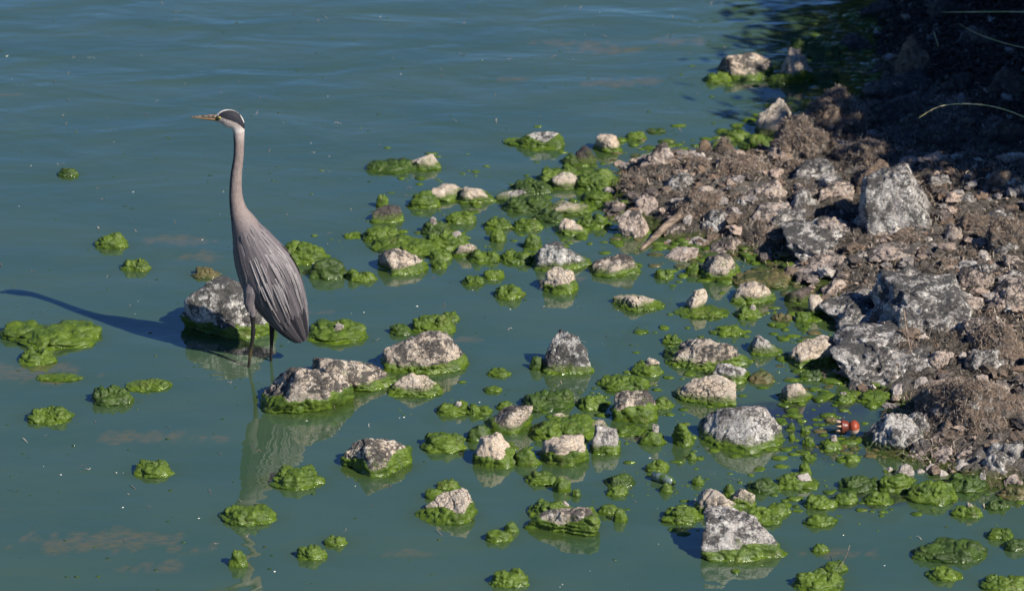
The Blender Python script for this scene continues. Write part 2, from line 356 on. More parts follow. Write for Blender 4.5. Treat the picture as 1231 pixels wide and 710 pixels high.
def clump(x0, yt, x1, yb, mat='algae', label=None, lm=None, what=None, n=None, white=None, name='algae_clump', seed=None, peak=None):
    seed = seed or int(x0*11+yt*5); r = random.Random(seed); c, a, b, h = fit(x0, yt, x1, yb, 0.33); px = x1-x0
    parts = []; n = n if n is not None else (1 if px < 24 else (2 if px < 48 else 3))
    lv = 5 if px > 34 else 4
    lumps = []
    h *= 0.88; hm = h*0.66 if n > 1 else h
    lumps.append((0, 0, a, b, hm, lv))                               # spread main body
    for i in range(n):
        u = (i+0.5)/n*2-1+r.uniform(-0.2, 0.2); u *= 0.6
        if i == 0 and peak is not None: u = peak
        k = 1.0 if (i == (0 if peak is not None else seed % n)) else r.uniform(0.55, 0.95)
        if n > 1: lumps.append((u*a, r.uniform(-0.35, 0.4)*b, (la2 := a*r.uniform(0.42, 0.62)), (lb2 := b*r.uniform(0.55, 0.8)), min(h*(0.75+0.25*k), 1.15*min(la2, lb2)+0.008), lv if px > 45 else 4))
    for (ux, uy, la, lb, lh, l) in lumps:
        D, F = ico(l); off = np.array([r.uniform(0, 99) for _ in range(3)])
        V = D*(1+0.22*fbm(D*1.4+off, 2))[:, None]
        V = V/((np.hypot(D[:, 0], D[:, 1])**2.3+np.abs(D[:, 2])**2.3)**(1/2.3))[:, None]
        la *= 0.92; V = V*np.array([la, lb, lh]); W = V+off
        s = min(1.0, min(lb, lh*1.2)/0.032)
        q = billow(W*np.array([12, 12, 20]), 2)*0.0055+0.0014*np.sin(W[:, 2]*360+4*perlin(W*13))-0.0045*np.exp(-(perlin(W*np.array([17, 17, 34])+3)/0.07)**2)-0.0028*np.exp(-(perlin(W*np.array([38, 38, 60]))/0.09)**2)+perlin(W*110)*0.0012
        V = V+D*(q*s)[:, None]
        lip = sstep(0.014, 0.002, V[:, 2])*0.006*s
        V[:, :2] += D[:, :2]*lip[:, None]
        V = V+np.array([ux, uy, 0]); V, F, _ = prune(V, F, V[:, 2] > -0.025); parts.append((V, F))
    V, F = join(parts)
    o = obj(name, mesh(name, V, F, M[mat]), loc=c, category='algae', group='algae clumps lying in the water')
    if white:                                                         # bare stone showing on top
        u, wd, m2 = white; D, F = ico(4); V = stone_shape(D, seed+5, wd*a, wd*a*0.6, h*0.42)
        V[:, 2] += h*0.68; V[:, 0] += u*a; V[:, 1] -= 0.1*b
        obj('bare_top', mesh('bare_top', V, F, M[m2]), parent=o)
    FOOT.append((c[0], c[1], a, b, 0.8 if c[2] < 0.01 else 0))
    cx, cy = (x0+x1)/2, (yt+yb)/2
    if lm: LM.append((lm, cx, cy))
    if label: o['label'] = label
    else:
        sz = 'tiny' if px < 18 else ('small' if px < 34 else ('broad' if px < 60 else 'long'))
        pend(o, what or (sz+' '+{'algae': 'green', 'algae_dark': 'dark green', 'algae_brown': 'browning'}[mat]+' algae clump'+(' with bare stone top' if white else '')), cx, cy)
    return o

# --- stones in the water
S, K = stone, clump
S(213, 334, 331, 407, 'black', 0.22, 0.30, -0.22, label='grey boulder with black crust standing in water behind the heron\'s legs', lm='the boulder by the heron', ang=10, seed=58)
S(370, 424, 480, 473, 'pinkdark', 0.22, 0.35, -0.2, label='wide pink boulder with black crust, behind the boulder with the wrinkled skirt', lm='the wide crusted boulder')
S(308, 438, 424, 500, 'pinkdark', 0.38, 0.35, 0.15, label='black topped boulder with thick wrinkled algae skirt, in front of the heron', lm='the wrinkled skirt boulder', rough=1.4)
S(457, 397, 563, 450, 'pinkdark', 0.20, 0.25, -0.1, label='big rounded boulder, black left side and pink face, bright green skirt', lm='the big rounded boulder', ang=10)
S(466, 446, 530, 476, 'pink', 0.3, 0.5, 0.1, label='small pale wedge of stone touching the foot of the big rounded boulder')
S(453, 300, 514, 331, 'pinkdark', 0.34, 0.25, 0.0, label='blocky pink stone with dark top alone in water beyond the big rounded boulder', lm='the blocky dark topped stone')
S(485, 383, 511, 397, 'bwhite', 0, 0.1, 0.0, name='stone', label='white stone lying between green clumps beyond the big rounded boulder', sink=0)
S(446, 249, 486, 268, 'brown', 0.25, 0.2, 0, label='dark brown mossy stone in open water beyond the blocky pink stone', lm='the brown mossy stone')
S(515, 222, 565, 243, 'pink', 0.3, 0.2, 0, label='pale flat stone, the one on the left of a touching pair')
S(548, 224, 594, 245, 'pink', 0.34, 0.2, 0, label='pale flat stone, the right one of a touching pair', lm='the pale touching pair')
S(594, 228, 642, 246, 'grey', 0.7, 0.2, -0.2, amat='algae_dark')
S(662, 206, 702, 228, 'pink', 0.1, 0.3, -0.1)
S(655, 240, 712, 260, 'pink', 0.3, 0.2, 0, label='long low pink stone ringed by algae near the bank tip', lm='the long low pink stone')
S(668, 263, 706, 283, 'pink', 0.3, 0.2, 0)
S(640, 286, 711, 326, 'black', 0.14, 0.4, -0.15, label='large grey topped boulder with pink base beyond the white capped stone', lm='the grey topped boulder')
S(652, 324, 694, 353, 'pink', 0.34, 0.15, 0, label='whitish dome shaped stone with algae ring in front of the grey topped boulder', lm='the whitish dome stone', ang=6)
S(543, 291, 578, 310, 'pink', 0.3, 0.4, -0.1)
S(710, 304, 770, 333, 'pinkdark', 0.22, 0.3, 0.1, label='lumpy pink stone with dark cap near the bent driftwood stick', lm='the lumpy dark capped stone')
S(734, 351, 798, 374, 'pink', 0.34, 0.25, -0.2, label='flat pink slab alone in water in front of the lumpy dark capped stone', lm='the flat pink slab')
S(822, 348, 852, 376, 'pink', 0.1, 0.2, 0.3, label='upright egg shaped stone leaning over a green ledge', lm='the leaning egg stone')
S(880, 338, 933, 366, 'pink', 0.26, 0.2, 0, label='rounded pink stone with flat reddish top beside the leaning egg stone', lm='the reddish topped stone')
S(840, 303, 893, 338, 'pinkdark', 0.28, 0.3, -0.1, label='pink stone with grey crusted crown near the bank', lm='the grey crowned stone')
S(943, 344, 976, 366, 'brown', 0.0, 0.25, 0)
S(971, 354, 993, 379, 'pink', 0.2, 0.05, 0, ang=16)
S(803, 402, 905, 446, 'pinkdark', 0.30, 0.3, 0.35, label='long jagged pink ledge stone with black right end', lm='the long jagged ledge', rough=1.5)
S(900, 404, 941, 427, 'grey', 0.1, 0.25, -0.2)
S(945, 405, 1022, 442, 'pink', 0.25, 0.35, 0.3, label='broad pinkish slab half sunk at the foot of the bank boulders', lm='the broad sunken slab')
S(856, 437, 902, 461, 'grey', 0.3, 0.3, -0.1)
S(811, 450, 888, 488, 'pink', 0.12, 0.35, -0.1, label='smooth pinkish grey boulder with rounded back and thin green hem', lm='the smooth pinkish boulder')
S(939, 457, 977, 485, 'pink', 0.15, 0.55, -0.05, label='small pointed pink stone in the dark pool', lm='the small pointed stone')
S(841, 490, 946, 546, 'grey', 0.14, 0.22, 0.3, label='largest smooth grey speckled boulder standing in the water', lm='the large speckled boulder', ang=9, rough=0.8)
S(736, 468, 791, 507, 'pinkdark', 0.5, 0.3, 0.1, label='pink topped stone smothered in green lobes beside the smooth pinkish boulder', lm='the smothered stone')
S(648, 395, 713, 451, 'black', 0.10, 0.5, -0.18, label='tall pointed grey stone standing alone, highest spike in the water', lm='the tall pointed stone', flat=0.4)
S(583, 484, 641, 521, 'pinkdark', 0.28, 0.4, 0.35, label='slanting pink stone rising to a dark peak', lm='the slanting pink stone')
S(570, 523, 623, 563, 'pink', 0.36, 0.4, -0.1, label='triangular reddish stone wrapped in algae in front of the slanting pink stone', lm='the triangular reddish stone')
S(650, 522, 709, 560, 'pink', 0.40, 0.15, 0.3, label='round cream stone with pitted dark algae below it', lm='the round cream stone')
S(655, 495, 687, 511, 'pink', 0.2, 0.3, 0)
S(712, 513, 745, 546, 'grey', 0.34, 0.15, 0.2, label='squarish grey white block with green base', lm='the squarish white block', ang=18)
S(700, 506, 732, 520, 'pink', 0.3, 0.2, 0)
S(809, 507, 835, 536, 'pink', 0.8, 0.1, -0.2)
S(632, 604, 722, 646, 'pinkdark', 0.50, 0.35, 0.3, label='big dome of thick algae with pink and black bald patch, nearest the water front', lm='the bald patched dome', seed=93)
S(499, 592, 572, 630, 'pink', 0.44, 0.25, 0.2, label='green cloaked boulder with pink knob at its right end', lm='the pink knobbed boulder')
S(408, 529, 495, 573, 'pinkdark', 0.40, 0.35, -0.05, label='lone boulder with pink and black crown above a wide green collar', lm='the wide collared boulder')
S(841, 617, 943, 676, 'grey', 0.26, 0.30, -0.36, label='big sloping grey and pink block with straight green band, nearest the camera', lm='the sloping front block', ang=24, rough=1.0, seed=44)
S(833, 590, 895, 624, 'pink', 0.45, 0.3, 0, label='pink topped stone just behind the sloping front block', lm='the stone behind the front block')
S(878, 583, 909, 610, 'pink', 0.3, 0.25, 0)
S(714, 162, 748, 184, 'pink', 0.28, 0.1, 0, label='round whitish stone on a green ring off the tip of the bank', lm='the round whitish stone', ang=7)
S(692, 176, 717, 197, 'brown', 0, 0.2, 0)
S(909, 122, 958, 164, 'pink', 0, 0.55, 0.0, label='tall pale triangular stone at the edge of the shade', lm='the pale triangular stone', ang=16)
S(862, 62, 932, 97, 'pinkdark', 0.25, 0.4, 0, label='peaked pinkish boulder with bright algae skirt, farthest out in the lake', lm='the far peaked boulder')
S(938, 58, 986, 101, 'pink', 0.3, 0.25, -0.1, label='stacked pale stone beside the far peaked boulder, edge of shade', lm='the far stacked stone', rough=1.7)
S(622, 156, 678, 180, 'grey', 0.75, 0.3, 0.1, label='green covered boulder with small grey tip, alone beyond the bank tip', lm='the grey tipped mound')
S(492, 186, 530, 205, 'pink', 0.4, 0.3, 0.0, label='pinkish white stone at the right end of a long green raft', lm='the far green raft')
# --- algae clumps
K(69, 197, 94, 213, 'algae_dark', label='small dark green lump alone in open water far beyond the heron', lm='the lone dark lump')
K(111, 275, 155, 299, lm='the far round clump', label='round dark green clump, larger of two in open water behind the heron')
K(146, 309, 181, 326)
K(229, 321, 264, 335, 'algae_brown', label='low browning clump just behind the boulder by the heron')
K(8, 387, 118, 421, label='long ridged algae clump with a tall lumpy end, in open water behind the heron', lm='the long ridged clump', n=6, peak=-0.7)
K(20, 417, 66, 439)
K(42, 448, 98, 459, what='nearly sunken algae mat')
K(107, 462, 158, 488, 'algae_dark', lm='the dark wrinkled clump', label='dark wrinkled clump in open water in front of the long ridged clump')
K(148, 455, 197, 471, n=3, peak=0.75)
K(28, 486, 86, 509, lm='the stepped clump', label='stepped green clump beside the dark wrinkled clump, farther from the heron')
K(157, 549, 207, 574, label='flat topped green block of algae alone on open water', lm='the flat topped clump', n=2)
K(323, 560, 388, 588, label='double humped clump beside the heron\'s reflection', lm='the double humped clump')
K(264, 605, 329, 631, label='smooth boat shaped clump lying across the heron\'s reflection', lm='the boat shaped clump', n=3)
K(275, 659, 297, 681); K(355, 646, 392, 673, lm='the knobby clump', label='knobby pointed clump next to a small round one near the front'); K(390, 640, 416, 656)
K(336, 288, 396, 318, label='big bright clump behind the heron\'s back', lm='the clump behind the heron'); K(370, 299, 418, 336, 'algae_dark')
K(364, 384, 442, 414, label='wide two part clump beside the heron\'s tail', lm='the clump by the tail', white=(0.1, 0.15, 'bwhite'), n=3)
K(419, 322, 454, 339, n=2, peak=-0.7)
K(467, 384, 496, 403, 'algae_dark'); K(495, 374, 547, 402, n=4); K(528, 369, 553, 387)
K(452, 231, 467, 250); K(435, 264, 481, 291); K(447, 283, 532, 308, n=6); K(411, 278, 438, 287)
K(505, 259, 540, 283, 'algae_dark', white=(-0.1, 0.25, 'bwhite')); K(508, 275, 562, 301, white=(0.5, 0.2, 'bwhite'))
K(441, 190, 500, 209, n=4, mat='algae_dark'); K(602, 164, 642, 175, n=3)
K(490, 221, 530, 251); K(535, 248, 574, 270); K(580, 258, 616, 277); K(614, 258, 652, 278); K(588, 274, 608, 291); K(630, 279, 652, 300)
K(612, 213, 662, 234, 'algae_dark'); K(600, 232, 662, 256, 'algae_dark'); K(645, 196, 700, 222); K(690, 192, 745, 230, n=6); K(700, 222, 735, 245); K(640, 250, 680, 268, 'algae_dark'); K(690, 255, 735, 275)
K(515, 292, 545, 314); K(562, 298, 604, 316); K(600, 299, 645, 318); K(518, 310, 538, 323); K(555, 326, 583, 343); K(579, 319, 607, 336); K(593, 336, 631, 360, lm='the drum shaped clump', label='drum shaped clump with bumpy sides beside the whitish dome stone')
K(787, 321, 811, 335); K(812, 366, 878, 383, n=4); K(883, 365, 918, 383, white=(0.3, 0.2, 'bwhite')); K(824, 314, 846, 331); K(880, 325, 955, 345, n=6, mat='algae_brown')
K(928, 374, 955, 386, 'algae_brown'); K(955, 373, 978, 388); K(796, 400, 820, 414); K(796, 410, 830, 432, 'algae_dark'); K(858, 389, 896, 404); K(757, 428, 798, 452, white=(0.35, 0.4, 'pink')); K(722, 451, 780, 471, n=5)
K(900, 440, 932, 461, 'algae_brown'); K(693, 469, 734, 493); K(784, 471, 810, 491); K(636, 427, 655, 445, 'algae_dark'); K(586, 441, 614, 453); K(581, 463, 604, 472)
K(523, 480, 566, 500, white=(0.3, 0.25, 'bwhite')); K(560, 484, 592, 500); K(505, 514, 561, 544, lm='the terraced clump', label='terraced flat clump with folded layers, beside the triangular reddish stone')
K(560, 500, 592, 532, 'algae_dark'); K(618, 529, 648, 560); K(596, 481, 618, 493); K(625, 469, 690, 494, n=5, mat='algae_dark'); K(640, 500, 722, 530, n=6)
K(735, 511, 776, 524); K(769, 508, 801, 535, white=(0.2, 0.25, 'bwhite')); K(826, 543, 838, 553); K(776, 547, 805, 568); K(792, 580, 809, 593)
K(727, 567, 763, 585, 'algae_dark'); K(730, 577, 756, 596); K(719, 599, 743, 618); K(737, 609, 754, 627); K(832, 572, 847, 583)
K(632, 564, 671, 583); K(665, 571, 686, 592); K(687, 586, 698, 597); K(634, 599, 690, 624, white=(0.6, 0.2, 'bwhite')); K(582, 629, 616, 652); K(605, 626, 624, 641)
K(590, 681, 638, 706, label='smooth clump with curled rim, nearest the front edge left of centre', lm='the curled front clump'); K(509, 580, 534, 600); K(526, 572, 553, 589)
K(868, 581, 885, 597); K(794, 603, 842, 629, n=4, peak=-0.2); K(892, 610, 941, 631, n=4); K(922, 598, 951, 619); K(898, 574, 939, 593, 'algae_dark'); K(935, 567, 984, 589, white=(0.3, 0.35, 'bwhite'))
K(965, 591, 1006, 612); K(1000, 588, 1032, 606); K(967, 616, 1007, 633); K(976, 652, 997, 664); K(991, 671, 1020, 688)
K(956, 684, 1016, 712, label='bushy clump with a pale twig sticking out, at the front edge', lm='the twig bearing clump')
K(1106, 649, 1188, 677, 'algae_dark', label='long wedge of dark algae with pale rim in open water', lm='the dark algae wedge', n=5, peak=-0.6); K(1115, 679, 1158, 698); K(1186, 629, 1219, 649); K(1208, 640, 1240, 662, 'algae_dark'); K(1178, 692, 1240, 714, n=4)
K(1092, 569, 1152, 606, n=5, lm='the lumpy corner clump', label='biggest heaped green clump at the foot of the pebbly shore'); K(1138, 566, 1188, 592, 'algae_dark', white=(0.75, 0.16, 'bwhite')); K(1147, 602, 1182, 622, white=(0.1, 0.25, 'pink'))
K(1008, 571, 1060, 592, n=5, mat='algae_dark'); K(1056, 560, 1100, 592, n=5); K(1036, 590, 1076, 607); K(1186, 598, 1214, 613, 'algae_dark'); K(1200, 580, 1236, 600, 'algae_brown')
K(947, 507, 956, 517); K(962, 511, 974, 521); K(964, 524, 979, 536); K(948, 520, 956, 528); K(985, 521, 1012, 541, white=(0.3, 0.3, 'bwhite')); K(959, 554, 976, 571); K(964, 544, 981, 554); K(992, 500, 1007, 508, 'algae_brown')
K(752, 155, 777, 169); K(776, 153, 802, 161, 'algae_dark'); K(677, 184, 697, 199, 'algae_dark'); K(868, 149, 902, 168); K(890, 158, 932, 181, n=4); K(846, 84, 880, 101); K(924, 84, 950, 102); K(975, 80, 1010, 100, 'algae_dark'); K(948, 38, 975, 60, 'algae_dark'); K(968, 52, 1015, 72, 'algae_dark')
K(1000, 470, 1030, 485, white=(0.0, 0.3, 'bwhite')); K(1032, 470, 1075, 486, n=4); K(960, 440, 990, 458, 'algae_dark'); K(1014, 545, 1034, 556)
# --- stones on the bank
S(1110, 438, 1240, 526, 'bbrown', 0, 0.15, 0.1, label='huge hairy brown boulder with grey lower face at the water\'s edge', lm='the huge hairy boulder', ang=9)
S(1038, 500, 1112, 546, 'grey', 0, 0.3, 0.05, label='rough whitish grey boulder beside the orange float', lm='the rough whitish boulder')
S(1002, 398, 1132, 474, 'bgrey', 0, -0.35, -0.12, label='wide cracked slab boulder with white edge overhanging a black hollow', lm='the wide cracked slab', ang=24)
S(1060, 336, 1178, 410, 'bgrey', 0, 0.05, 0.0, label='weed matted slab with grey rim lying behind the wide cracked slab', lm='the weed matted slab', ang=24)
S(988, 347, 1074, 395, 'bgrey', 0, -0.25, -0.1, label='grey boulder with wrinkled face between the pool and the weed matted slab', lm='the wrinkled grey boulder')
S(1170, 388, 1240, 440, 'bbrown', 0, 0.3, 0.0, label='dark furry boulder behind the huge hairy boulder', lm='the dark furry boulder')
S(1184, 524, 1240, 560, 'bgrey', 0, 0.3, 0.2, label='dark grey boulder at the shore in front of the huge hairy boulder', lm='the dark shore boulder')
S(988, 333, 1019, 354, 'bpink', 0, 0.3, 0, ang=16); S(1068, 317, 1110, 344, 'bgrey', 0, 0.3, 0.1); S(1153, 319, 1201, 345, 'bpink', 0, 0.3, 0.2)
S(1044, 287, 1106, 311, 'bpink', 0, 0.15, 0.3, label='long pale low stone in front of the great shaded slab', lm='the long pale bank stone')
S(1036, 198, 1130, 281, 'bgrey', 0, 0.42, -0.25, label='great flat faced grey slab standing upright on the bank below the deep shade', lm='the great grey slab', ang=26, rough=0.6, seed=21)
S(1028, 192, 1080, 232, 'borange', 0, 0.3, 0.0, label='ochre wedge leaning behind the great grey slab')
S(940, 256, 1034, 308, 'bgrey', 0, -0.2, -0.1, label='lumpy grey mound of rock above the dark hollow in the bank', lm='the lumpy bank mound')
S(962, 299, 1032, 336, 'bpink', 0, 0.3, 0.2, label='warm brown rounded rock in front of the lumpy bank mound', lm='the warm brown rock')
S(1190, 264, 1240, 302, 'bbrown', 0, 0.1, 0, ang=18); S(1134, 266, 1160, 291, 'bpink', 0, 0.2, 0); S(1126, 247, 1150, 259, 'bwhite', 0, 0.1, 0)
S(1117, 206, 1144, 226, 'bgrey', 0, 0.1, 0); S(1185, 198, 1240, 230, 'borange', 0, 0.3, -0.2); S(1150, 232, 1180, 252, 'bgrey', 0, 0.2, 0)
S(1005, 162, 1073, 202, 'bbrown', 0, 0.3, 0.1, label='ridged brown boulder half lit at the edge of deep shade', lm='the ridged brown boulder')
S(927, 140, 1008, 192, 'bbrown', 0, 0.35, 0.1, label='dark ridged boulder behind the pale triangular stone', lm='the dark ridged boulder', rough=1.5)
S(972, 105, 1052, 166, 'bbrown', 0, 0.35, 0.1, label='tall folded brown boulder beyond the dark ridged boulder, at the edge of shade', lm='the folded brown boulder', rough=1.7)
S(1078, 38, 1122, 92, 'borange', 0, 0.4, -0.2, label='pointed brown boulder catching sun deep in the shade', lm='the sunlit spike in shade'); S(1040, 78, 1122, 116, 'bshade', 0, 0.3, 0.1)
S(770, 167, 818, 201, 'bpink', 0, 0.4, 0); S(834, 165, 860, 189, 'borange', 0, 0.2, 0); S(855, 163, 888, 191, 'bbrown', 0, 0.2, 0)
S(724, 222, 742, 234, 'bwhite', 0, 0.1, 0); S(724, 236, 762, 257, 'bpink', 0, 0.2, 0.1); S(761, 230, 794, 254, 'bpink', 0, 0.5, 0, ang=18)
S(741, 251, 783, 286, 'bpink', 0, 0.3, -0.1, label='pale angular stone at the root of the driftwood stick', lm='the pale angular stone', ang=16); S(821, 255, 834, 266, 'bwhite', 0, 0.1, 0)
S(796, 293, 841, 315, 'bpink', 0, 0.2, 0.4); S(855, 280, 898, 306, 'bpink', 0, 0.15, 0, label='squat pink block half buried in bank weed near the waterline', lm='the squat pink block'); S(840, 249, 882, 277, 'bgrey', 0, 0.3, 0)
S(862, 183, 932, 220, 'bbrown', 0, 0.3, 0, label='broad brown mound of weed and rock on the bank tip', lm='the broad brown mound'); S(906, 214, 948, 240, 'bpink', 0, 0.2, 0); S(880, 232, 905, 250, 'bgrey', 0, 0.2, 0); S(950, 226, 985, 250, 'bgrey', 0, 0.2, 0)
S(1095, 524, 1122, 546, 'bpink', 0, 0.2, 0); S(1120, 532, 1148, 549, 'bpink', 0, 0.2, 0); S(1128, 544, 1146, 556, 'bwhite', 0, 0.2, 0); S(1148, 549, 1168, 563, 'bwhite', 0, 0.2, 0); S(1150, 532, 1184, 548, 'bpink', 0, 0.2, 0.1); S(1090, 540, 1112, 551, 'bpink', 0, 0.2, 0)
S(1074, 554, 1100, 574, 'bwhite', 0, 0.3, 0); S(1064, 556, 1076, 568, 'bwhite', 0, 0.1, 0); S(1100, 559, 1115, 569, 'bwhite', 0, 0.1, 0); S(1111, 554, 1127, 566, 'bwhite', 0, 0.1, 0); S(1127, 561, 1142, 572, 'bwhite', 0, 0.1, 0)
S(1208, 566, 1236, 584, 'bpink', 0, 0.2, 0); S(1115, 418, 1150, 440, 'bpink', 0, 0.3, 0.2); S(1125, 450, 1142, 462, 'bwhite', 0, 0.2, 0); S(1014, 398, 1030, 414, 'bpink', 0, 0.2, 0); S(1195, 344, 1236, 372, 'bpink', 0, 0.3, 0); S(1108, 352, 1140, 370, 'bgrey', 0, 0.3, 0)
S(905, 270, 940, 290, 'bbrown', 0, 0.3, 0); S(900, 296, 930, 312, 'bpink', 0, 0.3, 0); S(1075, 408, 1112, 424, 'bbrown', 0, 0.3, 0); S(800, 205, 840, 225, 'bgrey', 0, 0.3, 0); S(746, 205, 780, 226, 'bbrown', 0, 0.3, 0); S(830, 222, 868, 240, 'bpink', 0, 0.3, 0)
for (x, y, ww, hh, m) in [(1180, 60, 60, 34, 'bshade'), (1150, 110, 44, 26, 'bshade'), (1215, 120, 60, 40, 'bshade'), (1085, 140, 56, 30, 'bshade'), (1130, 175, 60, 30, 'bshade'), (1215, 170, 50, 30, 'bshade'), (1030, 60, 40, 22, 'bshade'), (1165, 205, 34, 18, 'bshade'), (1060, 20, 50, 24, 'bshade'), (1140, 25, 50, 30, 'bshade')]:
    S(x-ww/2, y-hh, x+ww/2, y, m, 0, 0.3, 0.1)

_q = random.Random(12); _boxes = [(s_[0], s_[1]) for s_ in BANKPTS]
for k in range(900):
    x, y = _q.uniform(760, 1228), _q.uniform(185, 560)
    g = G(x, y)
    if sdist(g[0:1], g[1:2])[0] < 0.10: continue
    if min((abs(x-a)/20)**2+(abs(y-b)/10.5)**2 for a, b in _boxes) < 1: continue
    _boxes.append((x, y)); ww = _q.choice((15, 20, 26, 34, 44, 56)); hh = ww*_q.uniform(0.38, 0.6)
    S(x-ww/2, y-hh/2, x+ww/2, y+hh/2, _q.choice(('bpink', 'bgrey', 'bpink', 'bbrown', 'borange', 'bgrey', 'bpink', 'bgrey')), 0, 0.25, _q.uniform(-0.2, 0.3), ang=_q.choice((12, 22, 26)))
# ------------------------------------------------------------------ shading trees on the bank, outside the frame
n = NB('tree_bark'); M['bark'] = n.out(n.mix(n.ramp(n.noise(12, 6, 0.7), 0.4, 0.6), (0.05, 0.035, 0.025), (0.14, 0.10, 0.075)), 0.9, n.bump(n.noise(20, 6), 1, 0.02))
n = NB('tree_leaves'); M['leaf'] = n.out(n.mix(n.ramp(n.noise(3, 3), 0.35, 0.65), (0.03, 0.055, 0.012), (0.07, 0.10, 0.025)), 0.55)
def tree(x, y, centre, rad, nclump, seed, label, leaf=0.07):
    r = np.random.RandomState(seed); z0 = float(hsm(np.array([x]), np.array([y]))[0])-0.1
    base = np.array([x, y, z0]); c = np.array(centre, float)
    root = obj('shore_tree', None, loc=base, label=label, category='tree', group='trees shading the bank')
    parts = [tube([base-base, (c-base)*0.4+[0.1, 0, 0.1], (c-base)*0.8, (c-base)*1.1], [0.16, 0.12, 0.07, 0.02], 10)]
    cents = []
    for i in range(nclump):
        d = r.normal(size=3); d /= np.linalg.norm(d); p = c+d*np.array(rad)*r.uniform(0.2, 1.0)**0.6; cents.append(p-base)
    for p in cents[::3]:
        s = (c-base)*r.uniform(0.35, 0.8); parts.append(tube([s, (s+p)/2+r.normal(size=3)*0.08, p], [0.045, 0.025, 0.006], 5))
    V, F = join(parts); obj('trunk', mesh('trunk', V, F, M['bark']), parent=root)
    n = nclump*95; ci = r.randint(0, nclump, n); P = np.array(cents)[ci]+r.normal(size=(n, 3))*0.15*np.mean(rad)
    u = r.normal(size=(n, 3)); u /= np.linalg.norm(u, axis=1)[:, None]; v = np.cross(u, r.normal(size=(n, 3))); v /= np.linalg.norm(v, axis=1)[:, None]
    s = leaf*r.uniform(0.6, 1.3, n)[:, None]; a = u*s; b = v*s*0.42
    V = np.stack([P-a, P+b, P+a, P-b], 1).reshape(-1, 3); F = np.arange(n*4).reshape(n, 4)
    obj('crown', mesh('crown', V, F, M['leaf'], False), parent=root)
tree(6.4, 17.5, (5.2, 16.5, 4.3), (2.9, 2.2, 2.2), 150, 8, 'big tree on the far bank mirrored in the lake', 0.17)
c3 = G(1630, 110, 0.3)+np.array([0, 0, 1.3]); tree(c3[0]+0.5, c3[1], c3, (0.75, 2.2, 0.8), 240, 9, 'unseen bushy tree added over the bank to deepen the shade')  # extra crown out of view, added to make the corner blacker
tree(5.2, 8.4, (3.7, 7.8, 1.9), (1.4, 1.7, 1.0), 230, 14, 'unseen broad tree added beyond the shaded shore to block skylight')  # unseen canopy added to cut skylight over the shaded corner
tree(5.6, 3.6, (4.75, 3.4, 1.6), (0.8, 2.3, 1.1), 260, 15, 'unseen dense tree added beside the shaded boulders to darken them')  # added wall of leaves outside the view, for more darkness
def SH(px, py, h):                                # point at height h whose shadow falls at pixel
    g = G(px, py, 0.2); return g+SUN/SUN[2]*h
c1 = SH(1315, 120, 2.2); tree(c1[0]+0.6, c1[1]-0.2, c1, (0.98, 1.45, 0.5), 250, 5, 'leafy tree on the bank shading the far shore')
c2 = G(1535, -30, 0.2)+np.array([0.0, 0.0, 1.0]); tree(c2[0]+1.2, c2[1]+0.6, c2, (0.9, 1.7, 0.34), 280, 6, 'spreading tree farther along the bank over the water')

# ------------------------------------------------------------------ bank litter
def scatter_pts(n, cond, seed, box=(0.3, 3.1, -2.2, 5.4)):
    r = np.random.RandomState(seed); X = r.uniform(box[0], box[1], n); Y = r.uniform(box[2], box[3], n); d = sdist(X, Y); k = cond(d, X, Y, r); return X[k], Y[k], d[k], r
def surf(X, Y): return hfull(X, Y)
# rubble
X1, Y1, d1, r = scatter_pts(9000, lambda d, X, Y, r: (d > 0.0) & (fbm(np.stack([X, Y, X*0], -1)*1.8+5, 2) > -0.15), 11)
pa, pb = G(1030, 40)[:2], G(1231, 215)[:2]; k = ~(((pb[0]-pa[0])*(Y1-pa[1])-(pb[1]-pa[1])*(X1-pa[0]) > 0) & (Y1 > pb[1]-0.2) & (r.rand(len(X1)) < 0.75)); X1, Y1 = X1[k], Y1[k]
Zs = surf(X1, Y1); D, F0 = ico(2); n0 = len(D); Vs = []; Cs = []
pal = np.array([[0.40, 0.31, 0.25], [0.30, 0.27, 0.25], [0.12, 0.10, 0.09], [0.20, 0.14, 0.10], [0.50, 0.45, 0.40], [0.16, 0.12, 0.09]])
for i in range(len(X1)):
    s = 0.006+0.026*r.rand()**3.2; sc3 = np.array([s*r.uniform(0.8, 1.6), s*r.uniform(0.8, 1.4), s*r.uniform(0.5, 0.9)])
    th = r.rand()*6.28; V = D*(1+0.25*r.normal(size=(n0, 1)))*sc3
    V = np.stack([V[:, 0]*math.cos(th)-V[:, 1]*math.sin(th), V[:, 0]*math.sin(th)+V[:, 1]*math.cos(th), V[:, 2]], -1)
    Vs.append(V+[X1[i], Y1[i], Zs[i]+0.3*s]); Cs.append(np.tile(pal[r.choice(6, p=[.2, .2, .2, .2, .05, .15])]*r.uniform(0.7, 1.2), (n0, 1)))
V = np.concatenate(Vs); F = (F0[None]+np.arange(len(X1))[:, None, None]*n0).reshape(-1, 3)
n = NB('bank_rubble'); ca = n.attr('col').outputs['Color']
M['rubble'] = n.out(n.mix(n.ramp(n.noise(150, 4, 0.8), 0.4, 0.6), n.mix(1.0, ca, (0.4, 0.36, 0.34), 'MULTIPLY'), ca), 0.85, n.bump(n.noise(160, 4), 0.8, 0.006))
obj('bank_rubble', mesh('bank_rubble', V, F, M['rubble'], False, {'col': np.concatenate(Cs)}), kind='stuff', label='small stones and crumbs littering the weedy bank')
